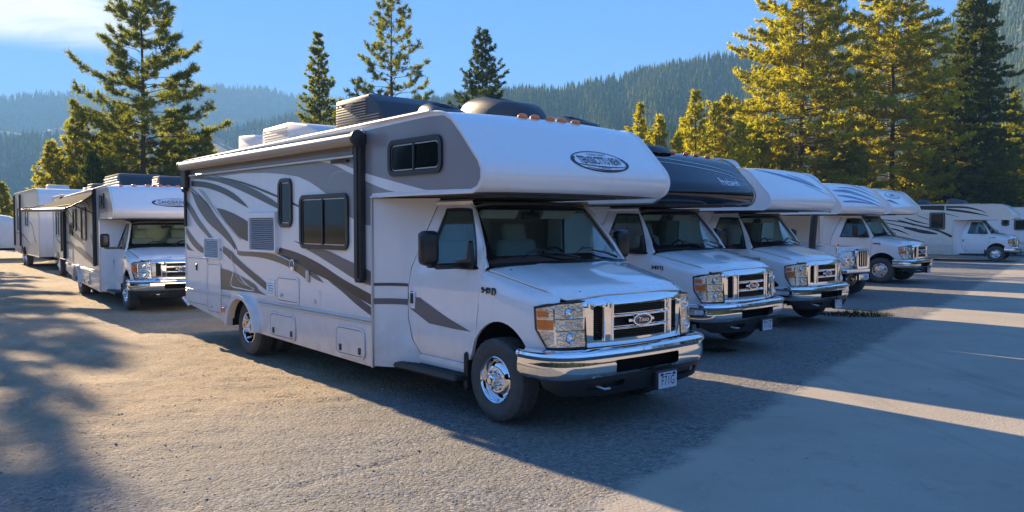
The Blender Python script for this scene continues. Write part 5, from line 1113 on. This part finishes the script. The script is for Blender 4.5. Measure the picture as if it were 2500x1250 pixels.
PVs = (iv[None] * jit * sc3) + np.stack([xs_, ys_, zs_], -1)[:, None, :]
PFs = ifc[None] + (np.arange(n_st) * len(iv))[:, None, None]
stm, t2, b2 = new_mat('stone_mix'); gi = t2.nodes.new('ShaderNodeNewGeometry'); mx = t2.nodes.new('ShaderNodeMix'); mx.data_type = 'RGBA'; t2.links.new(gi.outputs['Random Per Island'], mx.inputs[0]); mx.inputs[6].default_value = (.24, .21, .17, 1); mx.inputs[7].default_value = (.52, .46, .37, 1); t2.links.new(mx.outputs[2], b2.inputs['Base Color']); b2.inputs['Roughness'].default_value = .85
peb = nparr('loose_gravel', PVs.reshape(-1, 3), PFs.reshape(-1, 3), stm); tag(peb, 'loose small stones strewn over the dirt and gravel', 'gravel', kind='stuff')

# ================================================================== HILLS WITH FOREST
def px_dir(x, y):
    """a direction seen in the photograph as azimuth (deg, right positive) and elevation tangent"""
    return math.degrees(math.atan((x - 1250) / 1981.2)), (547.8 - y) / 1981.2 / math.sqrt(1 + ((x - 1250) / 1981.2) ** 2)
def prof(tab): return [px_dir(*p) for p in tab]
farp = [(-180, .10), (-120, .14), (-80, .13), (-50, .15)] + prof([(-60, 240), (0, 236), (100, 236), (220, 226), (330, 222), (480, 216), (540, 212), (650, 220), (740, 236), (830, 243), (900, 241), (1030, 228), (1120, 230), (1300, 236), (1500, 245), (1900, 250)]) + [(45, .12), (90, .1), (130, .1), (180, .10)]
nearp = [(-180, .11), (-150, .10), (-120, .09), (-95, .05), (-70, .0), (-20, 0.)] + prof([(560, 500), (800, 360), (1000, 262), (1100, 246), (1240, 232), (1300, 228), (1400, 217), (1500, 197), (1600, 172), (1700, 152), (1820, 132), (2000, 112), (2150, 96), (2250, 76), (2350, 52), (2400, 22), (2500, -55), (2600, -110)]) + [(45, .275), (70, .25), (110, .15), (150, .12), (180, .11)]
midp = [(-60, .10), (-40, .09)] + prof([(0, 340), (200, 330), (420, 330), (560, 328), (640, 302), (740, 280), (830, 268), (900, 275), (1000, 330), (1150, 430), (1250, 520)]) + [(8, 0)]
def hill(name, pr, r0, r1, seed, relief, az0, az1, step):
    az = np.arange(az0, az1 + .01, step); ns = 46; s = np.linspace(0, 1, ns); s = np.concatenate([s, [1.06, 1.15, 1.3]])
    H = np.array([interp(pr, a) for a in az]); A, Sg = np.meshgrid(np.radians(az), s); HH = np.meshgrid(H, s)[0]
    Rr = r0 + (r1 - r0) * Sg
    X, Y = Rr * np.sin(A), Rr * np.cos(A)
    shape = np.where(Sg <= 1, Sg ** 1.25, 1 - (Sg - 1) * 1.1)
    nsn = (vnoise(X / 90, Y / 90, seed) - .5) * relief + (vnoise(X / 35, Y / 35, seed + 1) - .5) * relief * .4 + (vnoise(X / 11, Y / 11, seed + 2) - .5) * relief * .1
    # side gullies running downhill
    gul = -np.abs(vnoise(np.degrees(A) / 3.2 + Sg * .8, Sg * 1.6, seed + 4) - .5) * relief * 1.6
    Z = np.maximum(HH * r1 * shape + (nsn + gul) * np.clip(Sg * (1.05 - Sg) * 3.6, 0, 1) * np.clip(HH * 12, 0, 1), -2) - 2 * (Sg < .01)
    V = np.stack([X, Y, Z], -1).reshape(-1, 3); n = len(az); i, j = np.meshgrid(np.arange(len(s) - 1), np.arange(n - 1), indexing='ij')
    F = np.stack([i * n + j, i * n + j + 1, (i + 1) * n + j + 1, (i + 1) * n + j], -1).reshape(-1, 4)[:, ::-1]
    o = nparr(name, V, F, HILLM, None, True); o['kind'] = 'structure'; return dict(az=az, s=s, Z=Z, r0=r0, r1=r1, H=H)
HILLM, t, b = new_mat('forest_floor'); lk = t.links.new; geo = nd('ShaderNodeNewGeometry')
lk(mix(ramp(noise(.03, 8, .7), .45, .65), (.035, .045, .022), (.16, .15, .13)), b.inputs['Base Color']); b.inputs['Roughness'].default_value = 1
FORM = leafmat('hill_forest_needles', (.045, .075, .024), (.22, .24, .055), .4)
FORD = leafmat('valley_forest_needles', (.010, .018, .009), (.030, .036, .016), .2)
def conif(n, rg):
    """template-free batch of small ragged conifers: stacked skirts, 5 sides"""
def forest(name, hl, n, hgt, seed, az0, az1, label, smin=.05, pw=.75, extra=0, clump=.4, mt=None):
    rg = np.random.default_rng(seed); az = rg.uniform(az0, az1, n); s = smin + (1.0 - smin) * rg.random(n) ** pw
    if extra: az = np.concatenate([az, rg.uniform(az0, az1, extra)]); s = np.concatenate([s, rg.uniform(.965, 1.01, extra)])
    fi = (az - hl['az'][0]) / (hl['az'][1] - hl['az'][0]); i0 = np.clip(fi.astype(int), 0, len(hl['az']) - 2); fx = fi - i0
    si = np.interp(s, hl['s'], np.arange(len(hl['s']))); j0 = np.clip(si.astype(int), 0, len(hl['s']) - 2); fy = si - j0; Z = hl['Z']
    z = (Z[j0, i0] * (1 - fx) + Z[j0, i0 + 1] * fx) * (1 - fy) + (Z[j0 + 1, i0] * (1 - fx) + Z[j0 + 1, i0 + 1] * fx) * fy
    Rr = hl['r0'] + (hl['r1'] - hl['r0']) * s; a = np.radians(az); x, y = Rr * np.sin(a), Rr * np.cos(a)
    Hh = np.interp(az, hl['az'], hl['H']); dens = vnoise(x / 28, y / 28, seed + 3) * .6 + vnoise(x / 80, y / 80, seed + 9) * .4
    k = (z > -.5) & (Hh > .015) & ((dens > clump) | (s > .96)); x, y, z, s = x[k], y[k], z[k], s[k]; n = len(x)
    h = hgt * np.clip(rg.lognormal(0, .30, n), .4, 1.55); wd = h * rg.uniform(.12, .20, n)
    # three skirts of 5 points + tip, each skirt vertex jittered
    tiers = [(.06, 1.0, .50), (.32, .74, .74), (.58, .46, 1.0)]; Vs = []; Fs = []; nb = 0
    for (z0, w_, z1) in tiers:
        ph = rg.uniform(0, 6.28, n)
        for q in range(5):
            an = ph + q * 2 * math.pi / 5; rj = wd * w_ * rg.uniform(.65, 1.25, n); Vs.append(np.stack([x + rj * np.cos(an), y + rj * np.sin(an), z - h * .04 + h * (z0 + rg.uniform(-.05, .05, n))], -1))
        Vs.append(np.stack([x, y, z + h * z1], -1))
        for q in range(5): Fs.append((nb + q, nb + (q + 1) % 5, nb + 5))
        nb += 6
    VV = np.stack(Vs, 1); FF = np.array(Fs)[None] + (np.arange(n) * nb)[:, None, None]
    o = nparr(name, VV.reshape(-1, 3), FF.reshape(-1, 3), mt or FORM); tag(o, label, 'forest', kind='stuff'); return o
hf = hill('far_hill', farp, 900, 1750, 21, 55, -60, 60, .5)
hm = hill('foothill', midp, 500, 950, 31, 18, -50, 8, .5)
hn = hill('mountain', nearp, 220, 620, 41, 20, -180, 180, .5)
forest('far_forest', hf, 22000, 10, 1, -38, 24, 'hazy blue conifer forest covering the far ridge', extra=1500, clump=.42, pw=.8)
forest('foothill_forest', hm, 8500, 8.5, 2, -36, 6, 'conifer forest on the low spur in front of the far ridge', extra=500, clump=.34)
forest('mountain_forest', hn, 28000, 6.3, 3, -14, 40, 'conifer forest covering the mountain on the right', extra=1400, clump=.30, pw=.95)
forest('valley_forest', hn, 8000, 11, 4, 48, 179, 'conifer forest on the slopes behind the viewer, right', clump=.2, mt=FORD)
forest('valley_forest', hn, 6000, 11, 5, -179, -62, 'conifer forest on the slopes behind the viewer, left', clump=.2, mt=FORD)
flat_ring = dict(az=hn['az'], s=hn['s'], Z=np.zeros_like(hn['Z']), r0=75, r1=215, H=np.full_like(hn['H'], .1))
forest('valley_forest', flat_ring, 2600, 15, 6, 60, 179, 'conifer wood on the flat behind the viewer, right', clump=.25, mt=FORD)
forest('valley_forest', flat_ring, 2600, 15, 7, -179, -70, 'conifer wood on the flat behind the viewer, left', clump=.25, mt=FORD)

# ================================================================== PINES
def quad_ring(V, F, pts, r, n=4):
    base = len(V); m = MB(); m.tube(pts, r, n, False); V += m.v; F += [tuple(i + base for i in q) for q in m.f]
def pine(name, label, px, top, dist, rad_px, style='pine', seed=1, base_z=0, crown0=.18, mat=None, bark=None, dens=1., group='pines standing behind the vehicles', xy=None, hgt=None, lean=0):
    rg = random.Random(seed); X = (px - 1250) / 1981.2 * dist; Y = dist
    if xy: X, Y = xy
    Hh = hgt or (1.773 + (547.8 - top) / 1981.2 * dist); Rm = 1.4 * (rad_px / 1981.2 * dist if rad_px > 5 else rad_px)
    root = empty(name, (X, Y, base_z)); tag(root, label, 'tree', group)
    mat = mat or LEAF_OLIVE; bark = bark or BARK
    tr_r = max(.10, Hh * .0135)
    def ax(z): t = z / Hh; return Vector((math.sin(z * .31 + seed) * .06 + lean * t * t, math.cos(z * .23 + seed) * .06, z))
    m = MB(); m.tube([ax(Hh * k / 14) for k in range(15)], [tr_r * (1 - .93 * (k / 14) ** .9) * (1.25 if k == 0 else 1) for k in range(15)], 9); m.build('trunk', bark, root, True)
    lv, lf = [], []; P = []; Dn = []; Ln = []
    nwh = int({'pine': 26, 'full': 34, 'spruce': 42, 'young': 26, 'open': 20}[style] * (.6 + .4 * min(1.3, Hh / 15)))
    for wI in range(nwh):
        t = crown0 + (1 - crown0) * ((wI + .5) / nwh) ** .92; z = Hh * t; q = (t - crown0) / (1 - crown0)
        if style == 'spruce': prof_ = (1 - q) ** .85 * .95 + .04
        elif style == 'full': prof_ = (1 - q ** 2.2) ** .8 * (.62 + .38 * math.sin(min(1, q * 3.0) * math.pi / 2)) * .98 + .05
        elif style == 'young': prof_ = (1 - q) ** .8 + .04
        elif style == 'open': prof_ = ((1 - q) ** .75) * (.6 + .4 * math.sin(min(1, q * 4) * math.pi / 2)) + .06
        else: prof_ = (1 - q ** 1.6) ** .9 * (.7 + .3 * math.sin(min(1, q * 2.5) * math.pi / 2)) + .07
        nb = {'pine': 5, 'full': 6, 'spruce': 8, 'young': 7, 'open': 5}[style]
        a0 = rg.uniform(0, 6.28)
        for k in range(nb):
            a = a0 + k * 6.283 / nb + rg.uniform(-.3, .3); Ll = Rm * prof_ * rg.uniform(.55, 1.18)
            if rg.random() < .06: Ll *= 1.15
            e0 = {'pine': .05 + .55 * q, 'open': -.05 + .7 * q, 'full': -.05 + .55 * q, 'spruce': -.25 + .6 * q, 'young': .15 + .5 * q}[style]
            cu = {'pine': .55, 'open': .85, 'full': .35, 'spruce': .25, 'young': .5}[style]
            d = Vector((math.cos(a), math.sin(a), 0)); p = ax(z) + Vector((0, 0, rg.uniform(-.2, .2))); pts = [p.copy()]; ns = 6; el = e0 + rg.uniform(-.12, .12)
            for i in range(ns):
                el2 = el - .25 * math.sin(i / ns * math.pi) * (1 if style != 'young' else .3) + cu * (i / ns) ** 2
                p = p + (d * math.cos(el2) + Vector((0, 0, math.sin(el2)))) * (Ll / ns) + Vector((rg.uniform(-1, 1), rg.uniform(-1, 1), rg.uniform(-1, 1))) * Ll * .018; pts.append(p.copy())
            r0 = max(.012, tr_r * .22 * (1 - .7 * q) * (.5 + .5 * Ll / max(Rm, .1))); quad_ring(lv, lf, pts, [r0 * (1 - .85 * i / ns) for i in range(ns + 1)], 4)
            # side twigs carrying tufts
            nt = int((Ll / {'pine': .30, 'open': .36, 'full': .22, 'spruce': .20, 'young': .22}[style]) * dens) + 1
            for j in range(nt):
                f_ = {'pine': .42, 'open': .45, 'full': .25, 'spruce': .12, 'young': .15}[style]; u = f_ + (1 - f_) * (j + rg.random()) / nt; ii = min(ns - 1, int(u * ns)); fr = u * ns - ii; q0 = pts[ii].lerp(pts[ii + 1], fr); dd = (pts[ii + 1] - pts[ii]).normalized()
                sd = dd.cross(Vector((0, 0, 1))).normalized() * rg.choice((-1, 1)); tl = Ll * rg.uniform(.06, .22) * (1.2 - u * .7) + .12
                dirn = (dd * rg.uniform(.3, 1) + sd * rg.uniform(.3, 1) + Vector((0, 0, rg.uniform(-.25, .45)))).normalized(); q1 = q0 + dirn * tl
                if tl > .3: quad_ring(lv, lf, [q0, q1], [.012, .006], 3)
                P.append(q1); Dn.append((dirn + Vector((0, 0, .25))).normalized()); Ln.append(1.0)
                if tl > .35 or rg.random() < .5: P.append(q0.lerp(q1, .5)); Dn.append(dirn); Ln.append(.85)
            P.append(pts[-1]); Dn.append((pts[-1] - pts[-2]).normalized()); Ln.append(1.1)
    P.append(ax(Hh)); Dn.append(Vector((0, 0, 1))); Ln.append(1.0)
    m = MB(); m.v = lv; m.f = lf; me = bpy.data.meshes.new('limbs'); me.from_pydata(lv, [], lf); link('limbs', me, bark, root, True)
    r_ = np.random.default_rng(seed); P = np.array(P); Dn = np.array(Dn); Ln = np.array(Ln); n = len(P)
    nbld = {'pine': 20, 'open': 20, 'full': 15, 'spruce': 13, 'young': 13}[style]; bl = {'pine': .30, 'open': .28, 'full': .27, 'spruce': .24, 'young': .24}[style] * (.8 + .2 * Hh / 15)
    wdt = {'pine': .026, 'open': .024, 'full': .036, 'spruce': .040, 'young': .036}[style] * dist / 48
    D = Dn[:, None, :] + r_.normal(0, {'pine': .75, 'open': .75, 'full': .95, 'spruce': .8, 'young': .9}[style], (n, nbld, 3)); D /= np.linalg.norm(D, axis=2, keepdims=True) + 1e-9
    L_ = bl * Ln[:, None, None] * r_.uniform(.55, 1.15, (n, nbld, 1)); O = P[:, None, :] + r_.normal(0, bl * .18, (n, nbld, 3))
    side = np.cross(D, r_.normal(0, 1, (n, nbld, 3))); side /= np.linalg.norm(side, axis=2, keepdims=True) + 1e-9
    v0 = O - side * wdt; v1 = O + side * wdt; v2 = O + D * L_
    VV = np.stack([v0, v1, v2], 2).reshape(-1, 3); FF = np.arange(len(VV)).reshape(-1, 3)
    nparr('crown', VV, FF, mat, root); return root
LEAF_OLIVE = leafmat('olive_needles', (.080, .105, .032), (.28, .29, .065), .52)
LEAF_MID = leafmat('mid_green_needles', (.05, .075, .024), (.19, .20, .04), .45)
LEAF_DARK = leafmat('dark_green_needles', (.030, .055, .024), (.10, .125, .035), .4)
LEAF_YEL = leafmat('yellow_green_needles', (.21, .20, .03), (.52, .465, .058), .6)
LEAF_GOLD = leafmat('golden_green_needles', (.145, .148, .028), (.43, .40, .052), .56)
G2 = 'young yellow-green conifers behind the row'
pine('pine_tree', 'tall open pine rising above the left motorhome past the top of the picture', 352, -45, 46, 132, 'pine', 11, crown0=.20, mat=LEAF_OLIVE, dens=1.55)
for i, (px, top, d, rp, lb, mt) in enumerate([
    (128, 350, 44, 42, 'leftmost low golden conifer beside the far hill', LEAF_GOLD), (190, 285, 46, 62, 'golden conifer standing left of the tall open pine', LEAF_GOLD),
    (262, 330, 50, 70, 'bushy golden conifer under the left branches of the tall pine', LEAF_GOLD), (230, 380, 41, 40, 'dark little conifer low behind the left motorhome roof units', LEAF_DARK),
    (310, 262, 52, 70, 'golden conifer hidden in the middle of the tall pine', LEAF_GOLD), (430, 270, 50, 62, 'golden conifer right of the tall pine trunk', LEAF_GOLD), (505, 318, 47, 38, 'short golden conifer just left of the nearest motorhome roof', LEAF_GOLD)]):
    pine('conifer', lb, px, top, d, rp * 1.35, 'young', 30 + i, crown0=.04, mat=mt, group='golden conifers round the tall left pine', dens=.9)
pine('conifer', 'slim conifer above the white roof units of the nearest motorhome', 783, 90, 60, 78, 'young', 50, crown0=.06, mat=LEAF_OLIVE, dens=1.0)
pine('pine_tree', 'open pine with upswept branches, middle one of the three above the nearest motorhome', 960, -8, 56, 108, 'open', 51, crown0=.22, mat=LEAF_OLIVE, dens=1.15)
pine('conifer', 'dark pointed conifer above the dark roof shroud of the nearest motorhome', 1180, 84, 60, 108, 'young', 52, crown0=.08, mat=LEAF_DARK, dens=.9)
YL = [(1562, 262, 52, 30), (1608, 288, 50, 34), (1650, 330, 48, 30), (1694, 230, 52, 46), (1745, 262, 55, 44), (1772, 238, 56, 40), (1806, 300, 50, 40), (1850, 330, 54, 50), (1905, 345, 55, 50), (2010, 360, 56, 52), (2080, 352, 55, 50), (2245, 340, 57, 60)]
YN = ['small yellow-green conifer nearest the dark roof vents', 'second yellow-green conifer from the dark roof vents', 'lowest yellow-green conifer left of the sharp-pointed one', 'sharp-pointed yellow-green conifer standing clear of the mountain', 'yellow-green conifer right of the sharp-pointed one', 'twin-topped yellow-green conifer left of the big bright pine', 'rounded yellow-green conifer at the left foot of the big bright pine',
      'yellow-green conifer behind the black-capped motorhome', 'yellow-green conifer behind the white air conditioner, left of the red trunk', 'yellow-green conifer just right of the red trunk', 'yellow-green conifer between the two bare trunks', 'shaded conifer right of the second bare trunk']
for i, (px, top, d, rp) in enumerate(YL):
    pine('conifer', YN[i], px, top, d, rp * 1.45, 'young', 60 + i, crown0=.03, mat=LEAF_YEL if i < 10 else LEAF_GOLD, group=G2, dens=.9)
for i, (px, top, d, rp, lb) in enumerate([(1535, 318, 60, 40, 'lowest yellow-green conifer beside the dark roof vents'), (1585, 322, 62, 44, 'yellow-green conifer filling in behind the first two right of the roof vents'), (1668, 300, 62, 48, 'yellow-green conifer just left and behind the sharp-pointed one'), (1720, 300, 63, 48, 'yellow-green conifer tucked between the sharp-pointed one and its right neighbour'), (1825, 250, 62, 56, 'yellow-green conifer showing through the lower left boughs of the big bright pine'), (1885, 290, 60, 60, 'yellow-green conifer just left of the red trunk of the big bright pine')]):
    pine('conifer', lb, px, top, d, rp * 1.3, 'young', 160 + i, crown0=.03, mat=LEAF_YEL, group=G2, dens=.9)
pine('pine_tree', 'big bright pine with a reddish trunk, left of the three tall right-hand trees', 1952, -75, 56, 132, 'full', 80, crown0=.20, mat=LEAF_YEL, bark=BARK2, dens=1.1)
pine('pine_tree', 'big pine with a dark bare trunk, middle of the three tall right-hand trees', 2172, -80, 57, 118, 'full', 81, crown0=.16, mat=LEAF_YEL, dens=1.1)
pine('spruce_tree', 'dense dark narrow spruce, right of the three tall right-hand trees', 2372, -60, 58, 122, 'spruce', 82, crown0=.03, mat=LEAF_MID, dens=1.1)
pine('conifer', 'small golden conifer at the right edge in front of the mountain', 2474, 232, 60, 62, 'young', 83, crown0=.03, mat=LEAF_GOLD, dens=1.0)
for i, (px, top, d, rp, lb) in enumerate([(2262, 190, 60, 70, 'shaded conifer filling the gap left of the dark spruce'), (2305, 300, 59, 60, 'low dark conifer at the left foot of the spruce'), (2435, 350, 60, 55, 'low dark conifer at the right foot of the spruce'), (2510, 330, 62, 55, 'dark conifer cut by the right edge of the picture'), (2370, 400, 58, 55, 'lowest dark conifer above the cream motorhome roof')]):
    pine('conifer', lb, px, top, d, rp, 'young' if i else 'spruce', 90 + i, crown0=.03, mat=LEAF_DARK, group='dark conifers round the spruce', dens=.95)
pine('conifer', 'pale small tree at the left edge by the domed trailer', 8, 452, 62, 42, 'young', 97, crown0=.05, mat=LEAF_GOLD, group='golden conifers round the tall left pine')
# two pines just outside the left of the picture: the tree shadows on the dirt are theirs
pine('pine_tree', 'pine outside the picture whose shadow streaks over the dirt at the left', 0, 0, 48, 1.7, 'pine', 98, crown0=.3, xy=(-27.87, 37.88), hgt=13.0, mat=LEAF_OLIVE, dens=1.3, group='pines outside the picture')
pine('pine_tree', 'pine outside the picture whose shadow lies at the bottom left corner', 0, 0, 48, 1.6, 'pine', 99, crown0=.3, xy=(-22.87, 29.19), hgt=11.5, mat=LEAF_OLIVE, dens=1.3, group='pines outside the picture')

# ------------------------------------------------------------------ weeds by the third motorhome
def weeds(name, cx, cy, rx, ry, n, hgt, label):
    r_ = np.random.default_rng(int(cx * 10)); a = r_.uniform(0, 6.28, n); q = np.sqrt(r_.random(n)); x = cx + rx * q * np.cos(a); y = cy + ry * q * np.sin(a); h = hgt * r_.uniform(.4, 1.2, n) * (1.1 - q * .7)
    d = np.stack([r_.normal(0, .45, n), r_.normal(0, .45, n), np.ones(n)], -1); d /= np.linalg.norm(d, axis=1, keepdims=True); sd = np.stack([np.cos(a * 7), np.sin(a * 7), 0 * a], -1) * .006
    o = np.stack([x, y, x * 0 - .01], -1); V = np.stack([o - sd, o + sd, o + d * h[:, None]], 1).reshape(-1, 3)
    w_ = nparr(name, V, np.arange(len(V)).reshape(-1, 3), leafmat('weed_green', (.02, .035, .014), (.06, .065, .028), .2)); tag(w_, label, 'weeds', kind='stuff')
weeds('weeds', 6.75, 15.9, .75, .40, 900, .16, 'tuft of dark weeds in the gravel in front of the checker step')
weeds('weeds', 2.95, 11.4, .25, .15, 250, .09, 'tiny patch of weeds in the gravel below the second bumper')

# ================================================================== HAZE
hz = MB(); hz.box((0, 1000, 149), (5600, 5600, 302)); hb = hz.build('haze', None); 
hm_ = bpy.data.materials.new('air'); hm_.use_nodes = True; t = hm_.node_tree; t.nodes.remove(t.nodes['Principled BSDF']); pv = t.nodes.new('ShaderNodeVolumePrincipled'); pv.inputs['Color'].default_value = (.26, .57, 1.0, 1); pv.inputs['Density'].default_value = .00050; pv.inputs['Anisotropy'].default_value = .0
t.links.new(pv.outputs[0], t.nodes['Material Output'].inputs['Volume']); hb.data.materials.append(hm_); hb['kind'] = 'stuff'; hb['label'] = 'pale blue haze over the valley'
